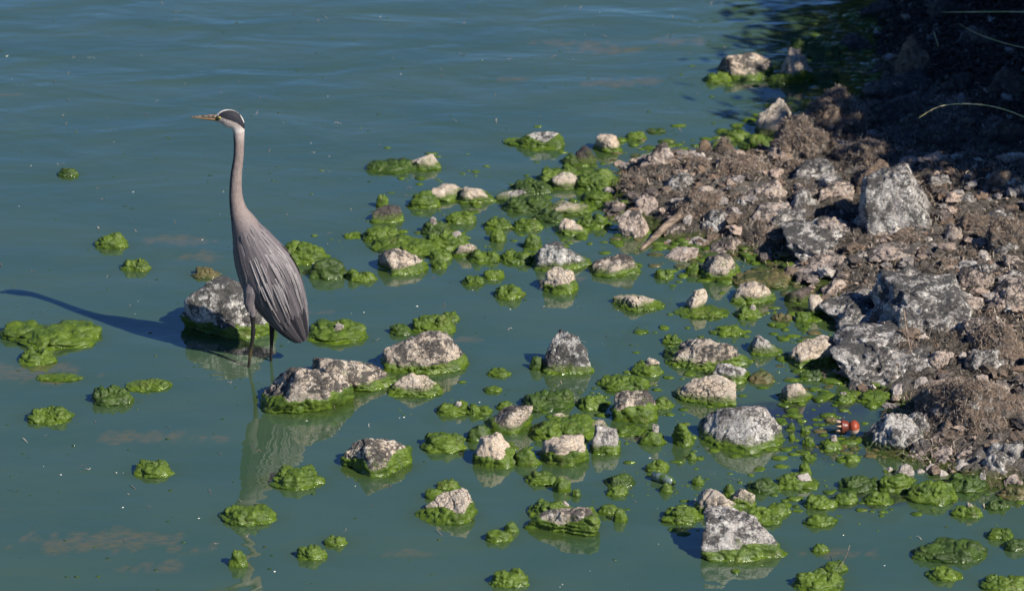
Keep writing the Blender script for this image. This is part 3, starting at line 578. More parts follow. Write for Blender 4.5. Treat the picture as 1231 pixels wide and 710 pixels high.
# dried weed fibres
WEEDY = [o for o in bpy.data.objects if o.type == 'MESH' and o.data.materials and o.data.materials[0] in (M['bbrown'],) and o.dimensions[0] > 0.12]
def fibres(name, X1, Y1, Z1, r, lmin, lmax, wmin, wmax, pal, label, lift=0.02, mat='fibre', parent=None):
    n = len(X1); k = 5; L = r.uniform(lmin, lmax, n); th = r.uniform(0, 6.28, n); cur = r.normal(size=n)*1.6; W = r.uniform(wmin, wmax, n); lf = r.uniform(0.1, 1, n)*lift
    V = np.zeros((n, k, 2, 3)); px = X1.copy(); py = Y1.copy(); a = th.copy(); t = np.linspace(0, 1, k)
    for j in range(k):
        z = Z1+0.004+lf*np.sin(t[j]*3.1)+r.normal(size=n)*0.003
        ww = W*(0.3+math.sin(math.pi*min(0.9, t[j]+0.1)))*0.5
        nx, ny = -np.sin(a), np.cos(a); tw = r.uniform(-0.7, 0.7, n)*ww
        V[:, j, 0] = np.stack([px+nx*ww, py+ny*ww, z+tw], -1); V[:, j, 1] = np.stack([px-nx*ww, py-ny*ww, z-tw], -1)
        px = px+np.cos(a)*L/(k-1); py = py+np.sin(a)*L/(k-1); a = a+cur/(k-1)
    b = (np.arange(n)*k*2)[:, None, None]; q = np.array([[2*j, 2*j+1, 2*j+3, 2*j+2] for j in range(k-1)])
    C = np.repeat(pal[r.randint(0, len(pal), n)]*r.uniform(0.6, 1.25, n)[:, None], k*2, 0)
    obj(name, mesh(name, V.reshape(-1, 3), (b+q[None]).reshape(-1, 4), M[mat], True, {'col': C}), parent, kind='stuff', label=label)
n = NB('dried_fibre'); M['fibre'] = n.out(n.attr('col').outputs['Color'], 0.8)
fpal = np.array([[0.34, 0.26, 0.19], [0.18, 0.12, 0.085], [0.10, 0.07, 0.05], [0.27, 0.235, 0.205], [0.07, 0.055, 0.045], [0.40, 0.33, 0.26]])
X1, Y1, d1, r = scatter_pts(80000, lambda d, X, Y, r: (d > 0.01) & (fbm(np.stack([X, Y, X*0], -1)*2.6, 2)+r.normal(size=len(X))*0.25 > -0.05), 12)
fibres('dried_weed', X1, Y1, surf(X1, Y1), r, 0.012, 0.055, 0.0009, 0.0028, fpal, 'matted dry brown weed covering the bank')

X1, Y1, d1, r = scatter_pts(90000, lambda d, X, Y, r: d > 0.02, 55, (1.2, 4.2, -0.5, 7.0))  # near-black leaves added where shade falls, to deepen it
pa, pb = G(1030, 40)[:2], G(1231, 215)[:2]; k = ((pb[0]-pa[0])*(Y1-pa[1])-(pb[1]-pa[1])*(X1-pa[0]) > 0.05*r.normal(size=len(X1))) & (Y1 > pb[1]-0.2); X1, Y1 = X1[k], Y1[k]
fibres('darkening_leaves', X1, Y1, surf(X1, Y1)+0.003, r, 0.025, 0.055, 0.008, 0.02, np.array([[0.02, 0.014, 0.010], [0.035, 0.022, 0.014], [0.012, 0.010, 0.009]]), 'near-black leaves added to darken the shaded ground', 0.008)
for o in WEEDY:
    m = o.data; k = len(m.vertices); v = np.zeros(k*3, np.float32); m.vertices.foreach_get('co', v); v = v.reshape(-1, 3); nn = np.zeros(k*3, np.float32); m.vertices.foreach_get('normal', nn); nn = nn.reshape(-1, 3)
    heavy = m.materials[0] == M['bbrown']; q = np.where((nn[:, 2] > (0.25 if heavy else 0.55)) & (fbm(v*9.0+o.location[0]*7, 2) > (-0.35 if heavy else 0.12)))[0]
    if len(q) < 20: continue
    q = r.choice(q, int(max(o.dimensions[0]*o.dimensions[1], 0.02)*(15000 if heavy else 4500)))
    fibres('weed_mat', v[q, 0].astype(float), v[q, 1].astype(float), v[q, 2].astype(float)+0.001, r, 0.010, 0.040, 0.0006, 0.0018, fpal, 'dry weed clinging to the stone', 0.012, parent=o)

# ------------------------------------------------------------------ small algae bits and floating specks
def inview(n, seed, f, x0=0, x1=1231, y0=0, y1=710):
    r = np.random.RandomState(seed); px = r.uniform(x0, x1, n); py = r.uniform(y0, y1, n); k = f(px, py, r)
    pts = np.array([G(a, b) for a, b in zip(px[k], py[k])]); return pts, r
def lumps(name, pts, r, smin, smax, mat, label, flat=0.5, power=2.5, zoff=0.0, lv=2):
    D, F0 = ico(lv); n0 = len(D); Vs = []
    for p in pts:
        s = smin+(smax-smin)*r.rand()**power; off = r.uniform(0, 90, 3)
        V = D*(1+0.3*perlin(D*1.7+off)+0.22*perlin(D*4+off))[:, None]*np.array([s*r.uniform(1, 1.8), s*r.uniform(0.7, 1.2), s*flat]); Vs.append(V+[p[0], p[1], p[2]+zoff])
    F = (F0[None]+np.arange(len(pts))[:, None, None]*n0).reshape(-1, 3)
    return obj(name, mesh(name, np.concatenate(Vs), F, M[mat]), kind='stuff', label=label)
# crumbs of algae along the water's edge
X1, Y1, d1, r = scatter_pts(9000, lambda d, X, Y, r: (d > -0.42*r.rand(len(X))) & (d < 0.09) & (fbm(np.stack([X, Y, X*0], -1)*3.1+2, 2) > -0.2), 21, (0.3, 3.1, -1.7, 4.0))
Zt = np.maximum(surf(X1, Y1), 0.0)
lumps('algae_crumbs', np.stack([X1, Y1, Zt], -1)[:2600], r, 0.006, 0.032, 'algae', 'small green algae bits crowding the water\'s edge', 0.45)
X1, Y1, d1, r = scatter_pts(9000, lambda d, X, Y, r: (d > -0.30*r.rand(len(X))) & (d < 0.12) & (fbm(np.stack([X, Y, X*0], -1)*2.1+9, 2) > -0.05), 22, (0.3, 3.1, -1.7, 4.0))
Zt = np.maximum(surf(X1, Y1), 0.0)
lumps('brown_scum', np.stack([X1, Y1, Zt], -1)[:900], r, 0.005, 0.025, 'algae_brown', 'brown green scum lumps at the shoreline', 0.35)
zone = [(560, 240, 90, 45), (680, 235, 80, 50), (620, 300, 110, 22), (500, 285, 70, 25), (640, 510, 90, 30), (780, 480, 70, 45), (880, 400, 110, 30), (900, 560, 120, 60), (1090, 590, 120, 30), (880, 340, 90, 30), (990, 530, 60, 50), (900, 90, 70, 20), (900, 165, 60, 15)]
def zf(px, py, r):
    v = np.zeros(len(px))
    for (x, y, a, b) in zone: v = np.maximum(v, np.exp(-((px-x)/a)**2-((py-y)/b)**2))
    return r.rand(len(px)) < v*0.9
pts, r = inview(9000, 31, zf); pts = pts[sdist(pts[:, 0], pts[:, 1]) < 0.02]
lumps('algae_bits', pts[:2600], r, 0.003, 0.024, 'algae', 'scattered small green algae bits between the stones', 0.4, 3.0)
pts, r = inview(6000, 33, lambda px, py, r: (px < 900) & (r.rand(len(px)) < 0.12+0.5*np.exp(-((px-400)/130)**2-((py-200)/60)**2)))
lumps('floating_specks', pts, r, 0.0015, 0.0085, 'algae_dark', 'tiny dark specks drifting on the water', 0.3, 2.0, 0.0, 1)
n = NB('pale_bits'); M['pale'] = n.out((0.7, 0.66, 0.58), 0.6)
pts, r = inview(330, 35, lambda px, py, r: (r.rand(len(px)) < 0.35))
pts = pts[sdist(pts[:, 0], pts[:, 1]) < 0]
lumps('pale_flecks', pts, r, 0.0012, 0.0045, 'pale', 'tiny whitish flecks floating on the lake', 0.5, 2.5, 0.0, 1)
X1, Y1, d1, r = scatter_pts(300, lambda d, X, Y, r: (d < -0.1), 41, (-2.3, 2.3, -2.5, 5))
fibres('floating_stems', X1, Y1, X1*0-0.001, r, 0.01, 0.06, 0.001, 0.0025, fpal, 'thin brown stems drifting on the water', 0.002)

# ------------------------------------------------------------------ water sheet
xs = axis_coords(-2.9, 3.0, 0.022, 260); ys = axis_coords(-2.6, 6.6, 0.028, 260)
X, Y, F = grid(xs, ys); P = np.stack([X, Y, X*0], -1).reshape(-1, 3); x, y = P[:, 0], P[:, 1]
green = np.zeros(len(P)); brown = np.zeros(len(P)); clear = np.zeros(len(P))
for (fx, fy, a, b, st) in FOOT:
    if st <= 0: continue
    k = np.where((np.abs(x-fx) < a+0.2) & (np.abs(y-fy) < b+0.3))[0]
    e = np.hypot((x[k]-fx)/(a+0.012), (y[k]-fy)/(b+0.012)); dd = np.maximum(e-1, 0)*min(a, b)
    green[k] = np.maximum(green[k], 0.85*np.exp(-dd/0.022)*st)
sd = sdist(x, y)
nz = fbm(P*2.6+3, 4)
green = np.maximum(green, sstep(-0.45, 0.0, sd+0.22*nz)*0.8)
def ell(px, py, a, b, arr, amt, j=0.5, fr=9):
    g = G(px, py); s = 294.0; k = np.hypot((x-g[0])/(a/s), (y-g[1])/(b/s/0.375))+j*fbm(P*np.array([fr, fr*0.5, 1])+px, 4, 0.6)
    np.maximum(arr, sstep(1.05, 0.75, k)*amt, out=arr)
for q in [(130, 653, 85, 10), (150, 648, 40, 5), (215, 289, 42, 6), (180, 525, 60, 6), (205, 680, 35, 4), (235, 308, 40, 6), (30, 450, 60, 10), (60, 440, 30, 6), (660, 640, 1, 1), (730, 60, 60, 8), (745, 100, 55, 7), (780, 96, 26, 6), (700, 52, 60, 5), (820, 50, 40, 5), (560, 408, 20, 3), (15, 114, 22, 2), (620, 95, 30, 3), (490, 665, 20, 2), (1000, 665, 40, 3), (690, 335, 22, 4), (350, 375, 50, 3)]:
    ell(*q, brown, 0.5, 0.9, 14)
for q in [(560, 262, 90, 25), (650, 505, 100, 35), (720, 250, 60, 40), (900, 330, 80, 25), (870, 410, 120, 50), (790, 480, 80, 45), (960, 600, 100, 22), (880, 520, 70, 60), (1080, 590, 90, 30), (640, 300, 100, 15), (900, 95, 70, 18), (1000, 110, 60, 50), (930, 170, 50, 20)]:
    ell(*q, green, 0.5, 0.8, 5)
for q in [(1000, 520, 70, 34), (1005, 490, 40, 14), (930, 495, 40, 10), (1040, 600, 60, 8), (940, 365, 60, 12)]:
    ell(*q, clear, 1.0, 0.5, 4)
Zw = 0.0012*fbm(P*np.array([1.6, 3.2, 1]), 2)
V = np.stack([x, y, Zw], -1)
n = NB('green_lake_water')
g = n.attr('green').outputs['Fac']; br = n.attr('brown').outputs['Fac']; cl = n.attr('clear').outputs['Fac']
Pw = n.scale(n.co.outputs['Object'], (1.0, 2.2, 1.0))
c = n.mix(n.ramp(n.noise(1.1, 5, 0.6, vec=Pw), 0.35, 0.65), (0.031, 0.063, 0.036), (0.040, 0.071, 0.038))
c = n.mix(n.ramp(n.noise(9, 6, 0.7, vec=Pw), 0.50, 0.75, 0, 0.35), c, (0.046, 0.070, 0.022))
c = n.mix(n.ramp(n.noise(60, 4, 0.75, vec=Pw), 0.66, 0.74, 0, 0.5), c, (0.05, 0.075, 0.03))
c = n.mix(cl, c, (0.012, 0.012, 0.022))
gf = n.math('MULTIPLY', g, n.ramp(n.noise(14, 5, 0.7), 0.25, 0.6, 0.55, 1))
c = n.mix(gf, c, (0.034, 0.056, 0.009))
bf = n.math('MULTIPLY', br, n.ramp(n.noise(22, 5, 0.75, vec=Pw), 0.42, 0.58, 0.25, 1))
c = n.mix(bf, c, (0.13, 0.09, 0.022))
w1 = n.noise(1.0, 3, 0.5, vec=n.scale(n.co.outputs['Object'], (1.6, 3.0, 1)), dist=0.4)
w2 = n.noise(1.0, 3, 0.55, vec=n.scale(n.co.outputs['Object'], (9, 24, 1)))
amp = n.ramp(n.xyz.outputs[1], -0.5, 3.5, 0.10, 0.9)      # the open lake beyond the stones is a little livelier
calm = n.ramp(g, 0.0, 0.6, 1.0, 0.25)
hgt = n.math('ADD', n.math('MULTIPLY', w1, n.ramp(n.xyz.outputs[1], -0.5, 4.0, 0.8, 2.6)), n.math('MULTIPLY', n.math('MULTIPLY', w2, amp), 0.12))
M['water'] = n.out(c, 0.012, n.bump(hgt, 0.6, 0.014), 0.5, IOR=2.05)
obj('lake_water', mesh('lake_water', V, F, M['water'], True, {'green': green, 'brown': brown, 'clear': clear}), kind='structure')

# ------------------------------------------------------------------ heron
ST = np.array([  # px, py of the axis, half width in the picture plane, half thickness across (px)
 (259, 143.5, 3.2, 2.5), (263, 142.2, 6.0, 4.5), (268, 141.4, 9.0, 6.3), (273, 141.9, 10.8, 7.3), (279, 143.8, 11.4, 7.4), (284.3, 148.6, 9.6, 6.6), (286.6, 156, 7.3, 6.0), (287.2, 168, 6.3, 5.6),
 (286.7, 188, 6.0, 5.6), (284, 210, 6.8, 6.2), (283.4, 233, 7.8, 7.4), (286.5, 252, 10.2, 10), (293, 268, 15.5, 16), (301, 287, 22, 18), (311, 308, 29.5, 20), (322, 328, 34, 21),
 (333, 350, 33, 19), (344, 372, 27, 15), (353, 390, 20, 10), (360.5, 403, 12, 6), (364.5, 410, 6, 2.5)], float)
SP = 294.0
C3 = np.array([HP(a, b) for a, b in ST[:, :2]]); HW = ST[:, 2]/SP; HT = ST[:, 3]/SP
def catm(A, t):
    A = np.asarray(A); n = len(A); i = min(int(t), n-2); f = t-i
    p0, p1, p2, p3 = A[max(i-1, 0)], A[i], A[i+1], A[min(i+2, n-1)]
    return 0.5*((2*p1)+(-p0+p2)*f+(2*p0-5*p1+4*p2-p3)*f*f+(-p0+3*p1-3*p2+p3)*f**3)
def bodyf(t, ph, off=0.0):
    t = max(0.0, min(len(ST)-1.001, t)); c = catm(C3, t); d = catm(C3, min(t+0.05, len(ST)-1.001))-catm(C3, max(t-0.05, 0)); d[1] = 0; d /= np.linalg.norm(d)
    pn = np.array([-d[2], 0, d[0]])                 # in plane, towards the back (right/up in the picture)
    if pn[0] < 0: pn = -pn
    if t < 4.0 and pn[2] < 0 and pn[0] < 0.7: pn = -pn
    w, h = catm(HW, t)+off, catm(HT, t)+off
    return c+pn*w*math.sin(ph)+np.array([0, -1, 0])*h*math.cos(ph), pn
def loft(n_t, seg, f):
    V = []; F = []
    for i in range(n_t):
        for k in range(seg): V.append(f(i/(n_t-1), 2*math.pi*k/seg))
    for i in range(n_t-1):
        for k in range(seg):
            k2 = (k+1) % seg; F += [[i*seg+k, i*seg+k2, (i+1)*seg+k2], [i*seg+k, (i+1)*seg+k2, (i+1)*seg+k]]
    for k in range(1, seg-1): F += [[0, k+1, k], [(n_t-1)*seg, (n_t-1)*seg+k, (n_t-1)*seg+k+1]]
    return np.array(V), np.array(F)
parts = []
# consistent frames: build rings with a frame that never flips
def ringf(s, a):
    t = s*(len(ST)-1.001); c = catm(C3, t); d = catm(C3, min(t+0.05, len(ST)-1.001))-catm(C3, max(t-0.05, 0)); d[1] = 0; d /= np.linalg.norm(d)
    pn = np.array([-d[2], 0, d[0]]); w, h = catm(HW, t), catm(HT, t)
    return c+pn*w*math.sin(a)+np.array([0, -1, 0])*h*math.cos(a)
parts.append(loft(110, 28, ringf))
def hp(px, py, dy=0.0):
    p = HP(px, py, YB+dy); return p
def leg(pts, rad):
    parts.append(tube([hp(*p) for p in pts], [q/SP for q in rad], 10))
# near leg (its foot farther left), far leg
leg([(311, 316, -0.012), (306, 332, -0.024), (301.5, 350, -0.032), (299, 365, -0.034), (299.5, 375, -0.032)], [6, 11, 10, 6.2, 2.5])        # feathered thigh
leg([(302, 352, -0.03), (303.5, 372, -0.03), (304.3, 392, -0.03), (304.5, 399, -0.03), (303.2, 410, -0.03), (301, 424, -0.03), (299, 440, -0.03), (297.5, 462, -0.03)], [6, 4.2, 2.5, 3.1, 2.4, 2.0, 1.9, 1.9])
leg([(322, 350, 0.03), (325, 372, 0.03), (326.5, 388, 0.03), (327, 396, 0.03), (326.6, 410, 0.03), (326, 425, 0.03), (325.5, 440, 0.03), (325, 462, 0.03)], [12, 9, 3.6, 3.4, 2.4, 2.0, 1.9, 1.9])
for (fx, fdy) in ((297.5, -0.03), (325, 0.03)):
    f = hp(fx, 462, fdy)
    for (ax, ay, l) in ((-1, 0.1, 0.11), (-0.8, 0.6, 0.10), (-0.8, -0.6, 0.10), (1, 0.0, 0.06)):
        parts.append(tube([f, f+np.array([ax, ay, 0])*l*0.5+[0, 0, 0.004], f+np.array([ax, ay, 0])*l+[0, 0, -0.01]], [0.006, 0.005, 0.002], 6))
V, F = join(parts)
tmp = bpy.data.objects.new('tmp', mesh('tmp', V, F)); COL.objects.link(tmp)
md = tmp.modifiers.new('r', 'REMESH'); md.mode = 'VOXEL'; md.voxel_size = 0.0034; md.adaptivity = 0
ms = tmp.modifiers.new('s', 'SMOOTH'); ms.iterations = 3; ms.factor = 0.5
me = bpy.data.meshes.new_from_object(tmp.evaluated_get(bpy.context.evaluated_depsgraph_get())); bpy.data.objects.remove(tmp)
co = np.zeros(len(me.vertices)*3, np.float32); me.vertices.foreach_get('co', co); co = co.reshape(-1, 3).astype(float)
# project every vertex to picture coordinates of its own plane to paint plumage where the bird carries it
rel = co-CAM; dep = rel@FWD; PX = PW/2+FPX*rel[:, 0]/dep; flat_ = co.copy(); flat_[:, 1] = YB; rel = flat_-CAM; dep = rel@FWD; PX = PW/2+FPX*rel[:, 0]/dep; PY = PH/2-FPX*(rel@UPV)/dep
C = np.zeros((len(co), 3)); grey = np.array([0.152, 0.131, 0.136]); neck = np.array([0.235, 0.185, 0.168]); pale = np.array([0.40, 0.33, 0.30]); white = np.array([0.60, 0.56, 0.52]); black = np.array([0.018, 0.018, 0.026])
def mixc(m): return m[:, None]
nz_ = fbm(co*60, 3)*0.5+fbm(co*np.array([300, 300, 60]), 2)*0.4
k = sstep(240, 290, PY+nz_*14); C = neck*(1-mixc(k))+grey*mixc(k)
C *= (1+0.22*nz_)[:, None]
k = sstep(176, 158, PY); C = C*(1-mixc(k))+pale*mixc(k)
# dark fore neck stripe on the front edge
frontx = np.interp(PY, [150, 165, 188, 210, 233, 255, 275], [276, 281, 280.8, 277.3, 275.6, 277.5, 279])
k = sstep(3.4, 1.0, PX-frontx+nz_*1.4)*sstep(158, 166, PY)*sstep(285, 262, PY); C = C*(1-mixc(k))+np.array([0.05, 0.045, 0.05])*mixc(k)
# chin white
k = sstep(145, 149, PY-(PX-268)*0.25)*(PY < 158); C = C*(1-mixc(k*0.6))+white*mixc(k*0.6)
# head: white crown, black side band, pale cheek
band_top = np.interp(PX, [262, 264, 268, 272, 276, 280, 284, 288, 291, 294], [137.5, 135.7, 133.2, 132.2, 131.9, 132.4, 133.8, 136.8, 141.8, 148.6])
band_bot = np.interp(PX, [262, 266, 272, 279, 285, 290, 294], [138.2, 139.2, 141.2, 143.2, 146.0, 150.0, 155])
inb = sstep(-0.6, 0.6, PY-band_top)*sstep(0.6, -0.6, PY-band_bot)*(PX > 263)
cr = sstep(0.6, -0.4, PY-band_top)*(PY < 150); C = C*(1-mixc(cr))+white*mixc(cr); C = C*(1-mixc(inb))+black*mixc(inb)
lore = np.exp(-(((PX-260.8)/3.4)**2+((PY-141.2)/3.0)**2)); k = sstep(0.25, 0.45, lore); C = C*(1-mixc(k))+np.array([0.05, 0.055, 0.02])*mixc(k)
# legs
lg = (PY > 376) & (PX < 312) | (PY > 394) & (PX < 331); lgd = np.array([0.014, 0.013, 0.013])
C[lg] = lgd*(1+0.4*nz_[lg])[:, None]
k = np.exp(-((PY-421)/7)**2)*lg*(PX < 312)*0.2; C = C*(1-mixc(k))+np.array([0.30, 0.22, 0.05])*mixc(k)
ca = me.color_attributes.new('col', 'FLOAT_COLOR', 'POINT'); ca.data.foreach_set('color', np.concatenate([np.clip(C, 0, 1), np.ones((len(C), 1))], 1).astype(np.float32).ravel())
me.polygons.foreach_set('use_smooth', np.ones(len(me.polygons), bool))
n = NB('heron_plumage'); colr = n.attr('col').outputs['Color']
st = n.noise(1, 4, 0.6, vec=n.scale(n.co.outputs['Object'], (300, 300, 45)))
M['plumage'] = n.out(n.mix(n.ramp(st, 0.35, 0.65), n.mix(1.0, colr, (0.72, 0.72, 0.74), 'MULTIPLY'), colr), 0.7, n.bump(st, 0.5, 0.003), 0.25)
me.materials.clear(); me.materials.append(M['plumage'])
heron = obj('heron', me, label='great blue heron standing in the water, long neck upright, looking out over the lake', category='bird')
# bill
def billf(sgn):
    b0 = HP(260.5, 141.8+1.1*sgn); b1 = HP(229, 140.6+0.3*sgn); V = []
    def f(s, a):
        c = b0+(b1-b0)*s; q = (1-s)**0.7
        return c+np.array([0, 0, 1])*math.sin(a)*(3.0 if sgn < 0 else 2.6)/SP*q+np.array([0, 1, 0])*math.cos(a)*2.4/SP*q+np.array([0, 0, -sgn])*0.9/SP*(1-s)*0.4
    return loft(24, 12, f)
n = NB('bill_upper'); M['bu'] = n.out(n.mix(n.ramp(n.noise(90, 3), 0.4, 0.6), (0.06, 0.045, 0.035), (0.20, 0.15, 0.11)), 0.4)
n = NB('bill_lower'); M['bl'] = n.out(n.mix(n.ramp(n.noise(70, 3), 0.4, 0.6), (0.20, 0.10, 0.04), (0.19, 0.14, 0.085)), 0.4)
obj('upper_bill', mesh('upper_bill', *billf(-1), M['bu']), parent=heron); obj('lower_bill', mesh('lower_bill', *billf(1), M['bl']), parent=heron)
D, F = ico(4); n = NB('eye_iris'); M['iris'] = n.out((0.55, 0.42, 0.04), 0.1); n = NB('eye_pupil'); M['pupil'] = n.out((0.005, 0.005, 0.005), 0.05)
for sg in (-1, 1):
    e = HP(264.6, 140.3); e = np.array([e[0], YB+sg*4.2/SP, e[2]])
    eo = obj('eye', mesh('eye', D*1.7/SP, F, M['iris']), parent=heron, loc=e); obj('pupil', mesh('pupil', D*0.95/SP, F, M['pupil']), parent=eo, loc=(0, sg*1.0/SP, 0))
# feathers following the body surface
n = NB('feather_vane'); colr = n.attr('col').outputs['Color']; barb = n.noise(1, 3, 0.6, vec=n.scale(n.co.outputs['Object'], (500, 500, 80)))
M['feather'] = n.out(n.mix(n.ramp(barb, 0.35, 0.65), n.mix(1.0, colr, (0.7, 0.7, 0.72), 'MULTIPLY'), colr), 0.6, n.bump(barb, 0.4, 0.002), 0.3)
def feather(t0, t1, ph, wf, off, tone, nm='feather', dph=0.0, lift=0.004, point=0.6):
    nt_, na = 12, 5; V = []; C = []; tone = np.array(tone)
    for i in range(nt_):
        s = i/(nt_-1); t = t0+(t1-t0)*s; shape = math.sin(math.pi*min(1, (s*0.88+0.12)))**point; p2 = ph+dph*s
        for j in range(na):
            u = j/(na-1)*2-1; tt = min(t, 19.6); rr = catm(HT, tt)+0.01
            p, _ = bodyf(t-0.10*abs(u)*shape, p2+u*wf*shape/max(rr, 0.025)*1.0, off*min(1, s*4)-0.004*(1-min(1, s*4))+lift*s*1.2+0.0013*(1-u*u)-0.0006*abs(u))
            if t > 19.9:
                e, _ = bodyf(19.9, p2); p = p+(catm(C3, 19.99)-catm(C3, 19.0))*(t-19.9)*0.6
            V.append(p); C.append(tone*(0.80+0.45*(abs(u)**2)+0.22*max(0, s-0.7))*(0.72 if abs(u) < 0.05 else 1))
    F = [[i*na+j, i*na+j+1, (i+1)*na+j+1, (i+1)*na+j] for i in range(nt_-1) for j in range(na-1)]
    obj(nm, mesh(nm, V, F, M['feather'], True, {'col': C}), parent=heron)
rr = random.Random(4); gb = np.array([0.140, 0.122, 0.130]); ld = np.array([0.29, 0.262, 0.258]); dk = np.array([0.03, 0.028, 0.036])
def jit(c, a=0.30): return c*(1+rr.uniform(-a, a))
for sgn in (1, -1):                                   # near side, far side
    F_ = lambda a: a if sgn > 0 else math.pi-a
    for i in range(7):                                # primaries and tertials at the tail
        a = -1.0+i*0.3; feather(15.6+rr.uniform(-.2, .2), 19.9-0.10*abs(i-3.5), F_(a), 0.013, 0.002, jit(dk if i in (0, 4, 6) else gb*0.75), 'flight_feather', lift=0.003, point=0.45)
    for i in range(9):                                # secondaries along the lower wing edge
        a = -1.25+i*0.27; feather(14.2+rr.uniform(-.2, .2), 17.9-0.12*abs(i-2)+rr.uniform(-.2, .2), F_(a), 0.0160, 0.0035, jit(gb*0.85, 0.25), 'flight_feather', dph=0.1*sgn, lift=0.002, point=0.45)
    for row, (t0, t1, off) in enumerate(((13.4, 15.9, 0.0045), (12.9, 15.0, 0.0055), (12.5, 14.3, 0.0045))):
        for i in range(7):
            a = -1.3+i*0.40+row*0.17; feather(t0+rr.uniform(-.6, .4), t1+rr.uniform(-.3, .3), F_(a), 0.0195-0.003*row, off, jit(grey*(1.0+0.07*row), 0.16), 'covert_feather', lift=0.0015, point=0.5)
    for i in range(34):                               # long lanceolate scapular plumes
        a = rr.uniform(-0.25, 1.2); t0 = rr.uniform(13.3, 15.2); feather(t0, t0+rr.uniform(1.4, 2.6), F_(a), rr.uniform(0.0016, 0.0030), 0.0085, jit(ld, 0.15), 'scapular_plume', dph=-0.12*sgn, lift=0.002, point=0.9)

# ------------------------------------------------------------------ other things
# driftwood stick
n = NB('driftwood'); M['wood'] = n.out(n.mix(n.ramp(n.noise(1, 5, 0.7, vec=n.scale(n.P, (20, 20, 90))), 0.35, 0.65), (0.07, 0.05, 0.035), (0.27, 0.20, 0.15)), 0.85, n.bump(n.noise(60, 5, 0.8), 1, 0.005))
def stick(pp, rad, label, name='driftwood_stick', mat='wood', zs=None, seg=10, cat='stick'):
    P_ = []
    for i, (a, b) in enumerate(pp): q = place(a, b); q[2] += (zs[i] if zs else rad[i]); P_.append(q)
    base = P_[0].copy(); base[2] -= rad[0]; t = np.linspace(0, len(P_)-1.001, 14); pts = [catm(np.array(P_), s) for s in t]; rr2 = np.interp(t, range(len(rad)), rad)
    V, F = tube(pts, rr2, seg); V += 0.12*np.mean(rad)*fbm(V*60, 2)[:, None]; V -= base
    return obj(name, mesh(name, V, F, M[mat]), loc=base, label=label, category=cat)
stick([(770, 302), (785, 290), (800, 277), (817, 262)], [0.005, 0.013, 0.018, 0.016], 'thick brown driftwood stick slanting down the bank into green shallows')
stick([(1084, 432), (1088, 446), (1094, 458)], [0.003, 0.0035, 0.002], 'short dark stick lying over the wide cracked slab', zs=[0.22, 0.17, 0.12])
stick([(1010, 690), (1017, 682), (1021, 675)], [0.0015, 0.0013, 0.0008], 'thin pale twig poking out of the front algae clump', 'twig', zs=[0.03, 0.05, 0.07], cat='twig')
# long grass blades hanging over the dark bank
n = NB('grass_blade'); M['grass'] = n.out(n.mix(n.ramp(n.noise(20, 3), 0.4, 0.6), (0.40, 0.42, 0.18), (0.55, 0.50, 0.28)), 0.5)
def blade(pp, wid, label, z0):
    P_ = []
    for (a, b) in pp:
        P_.append(G(a, b, z0)); 
    t = np.linspace(0, len(P_)-1.001, 26); pts = np.array([catm(np.array(P_), s) for s in t]); base = pts[-1].copy(); V = []
    for i, p in enumerate(pts):
        ww = wid*min(1, 0.15+i/8); V += [p+[0, 0, ww/2], p+[0, -ww*0.4, 0], p-[0, 0, ww/2], p+[0, ww*0.4, 0]]
    F = [[i*4+k, i*4+(k+1) % 4, i*4+4+(k+1) % 4, i*4+4+k] for i in range(len(pts)-1) for k in range(4)]
    obj('grass_blade', mesh('grass_blade', np.array(V)-base, F, M['grass']), loc=base, label=label, category='grass blade', group='long grass blades reaching over the dark bank')
blade([(1129, 15), (1180, 14.5), (1240, 15), (1330, 22)], 0.006, 'straight thin grass blade, topmost over the dark bank', 0.55)
blade([(1151, 28), (1178, 42), (1215, 54), (1270, 66), (1340, 90)], 0.004, 'thin drooping grass blade with pale tip below the straight one', 0.5)
blade([(1104, 142), (1130, 128), (1165, 125), (1205, 131), (1250, 150), (1320, 190)], 0.006, 'arching green grass blade over the shaded boulders', 0.45)
blade([(1122, 38), (1125, 46), (1128, 56)], 0.012, 'short upright green blade beside the sunlit spike of rock', 0.3)
# orange float
fb = place(1022, 526); s = 1.15*FPX/np.linalg.norm(fb-CAM)
n = NB('orange_plastic'); M['orange'] = n.out(n.mix(n.ramp(n.math('ADD', n.Z, n.math('MULTIPLY', n.noise(30, 3), 0.02)), 0.033, 0.044), (0.42, 0.33, 0.27), (0.24, 0.042, 0.016)), 0.5, n.bump(n.noise(120, 3), 0.2, 0.003))
n = NB('red_plastic'); M['redp'] = n.out(n.mix(n.ramp(n.noise(60, 4), 0.4, 0.6), (0.15, 0.025, 0.015), (0.07, 0.025, 0.018)), 0.4)
n = NB('cream_plastic'); M['cream'] = n.out((0.45, 0.30, 0.2), 0.5)
fr = obj('fishing_float', None, loc=fb+np.array([0, 0.03, 0]), label='orange and white plastic float with ribbed collar lying at the pool edge', category='float')
D, F = ico(5); obj('ball', mesh('ball', D*np.array([8, 10, 10])/s+np.array([5.5, 0, 11])/s, F, M['orange']), parent=fr)
V, F = tube(np.array([(-12.5, 0, 12.5), (-11, 0, 12.5), (-9.5, 0, 12.5), (-6.5, 0, 12.3), (-4, 0, 12.2), (-2, 0, 12)])/s, np.array([9, 10.5, 9.5, 8, 8, 6])/s, 24); obj('collar', mesh('collar', V, F, M['redp']), parent=fr)
for k in range(7):
    an = k/7*6.283; y_, z_ = 7.5*math.cos(an), 7.5*math.sin(an)+12.5
    V, F = tube(np.array([(-12, y_, z_), (-16, y_*1.02, z_), (-19.5, y_*1.05, z_)])/s, np.array([1.5, 1.3, 0.6])/s, 8); obj('prong', mesh('prong', V, F, M['cream']), parent=fr)
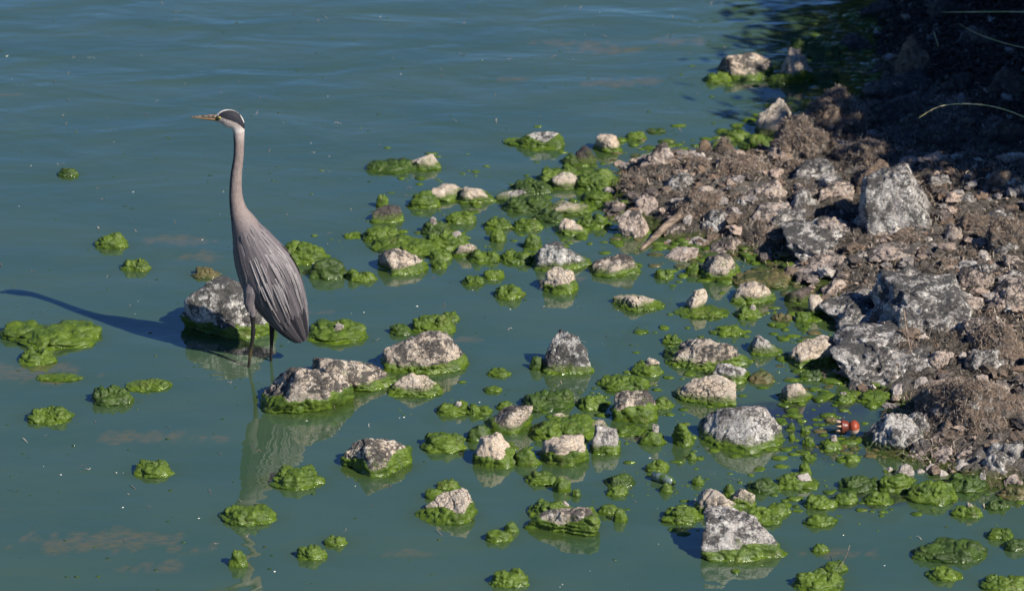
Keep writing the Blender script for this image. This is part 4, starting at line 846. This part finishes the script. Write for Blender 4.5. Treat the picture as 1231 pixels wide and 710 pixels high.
# bottle
bb = place(799, 582); n = NB('bottle_plastic'); M['bottle'] = n.out(n.mix(n.ramp(n.noise(40, 5, 0.7), 0.38, 0.58), (0.13, 0.17, 0.16), (0.05, 0.085, 0.015)), 0.2, n.bump(n.noise(50, 4), 0.4, 0.004), 0.6)
bo = obj('plastic_bottle', None, loc=bb+np.array([0, 0.02, 0]), rot=(0, 0, math.radians(-38)), label='small cloudy bluish bottle lying slimed with algae between green clumps', category='bottle')
V, F = tube(np.array([(-16, 0, 4), (-15, 0, 4), (-5, 0, 4), (0, 0, 4), (5, 0, 4), (9, 0, 3.6), (12, 0, 3.4)])/290, np.array([3, 5.4, 5.6, 5.2, 5.6, 4.6, 2.4])/290, 20); obj('body', mesh('body', V, F, M['bottle']), parent=bo)
V, F = tube(np.array([(11.5, 0, 3.4), (12.5, 0, 3.4), (14.5, 0, 3.3)])/290, np.array([2.3, 2.5, 2.2])/290, 14); obj('neck_ring', mesh('neck_ring', V, F, M['algae']), parent=bo)
FOOT.append((bb[0], bb[1], 0.04, 0.02, 1))

# ------------------------------------------------------------------ labels for the remaining stones and clumps
used = set(o.get('label') for o in bpy.data.objects if o.get('label'))
def rel(dx, dy):
    if abs(dy)*1.8 > abs(dx): return 'in front of' if dy > 0 else 'beyond'
    return 'right of' if dx > 0 else 'left of'
for (o, what, px, py) in PEND:
    L = sorted(LM, key=lambda l: math.hypot(l[1]-px, (l[2]-py)*1.4)); L = [l for l in L if math.hypot(l[1]-px, l[2]-py) > 4]
    lab = None; cand = []
    for i in range(0, 4): cand.append('%s %s %s' % (what, rel(px-L[i][1], py-L[i][2]), L[i][0]))
    for i in range(0, 4):
        for j in range(i+1, 5):
            a, b = L[i], L[j]
            cand.append('%s %s %s, %s %s' % (what, rel(px-a[1], py-a[2]), a[0], rel(px-b[1], py-b[2]), b[0]))
    for c_ in cand[:1]+cand[4:]+cand[1:4]:
        c_ = c_.replace(' stone with algae skirt', ' algae skirted stone').replace(' algae clump with bare stone top', ' stone topped clump')
        if c_ not in used and len(c_.split()) <= 16: lab = c_; break
    if lab is None:
        print('NO LABEL', what, px, py); lab = c_
    used.add(lab); o['label'] = lab
print('objects', len(bpy.data.objects), 'tris ~', sum(len(m.loops)-2*len(m.polygons) for m in bpy.data.meshes))
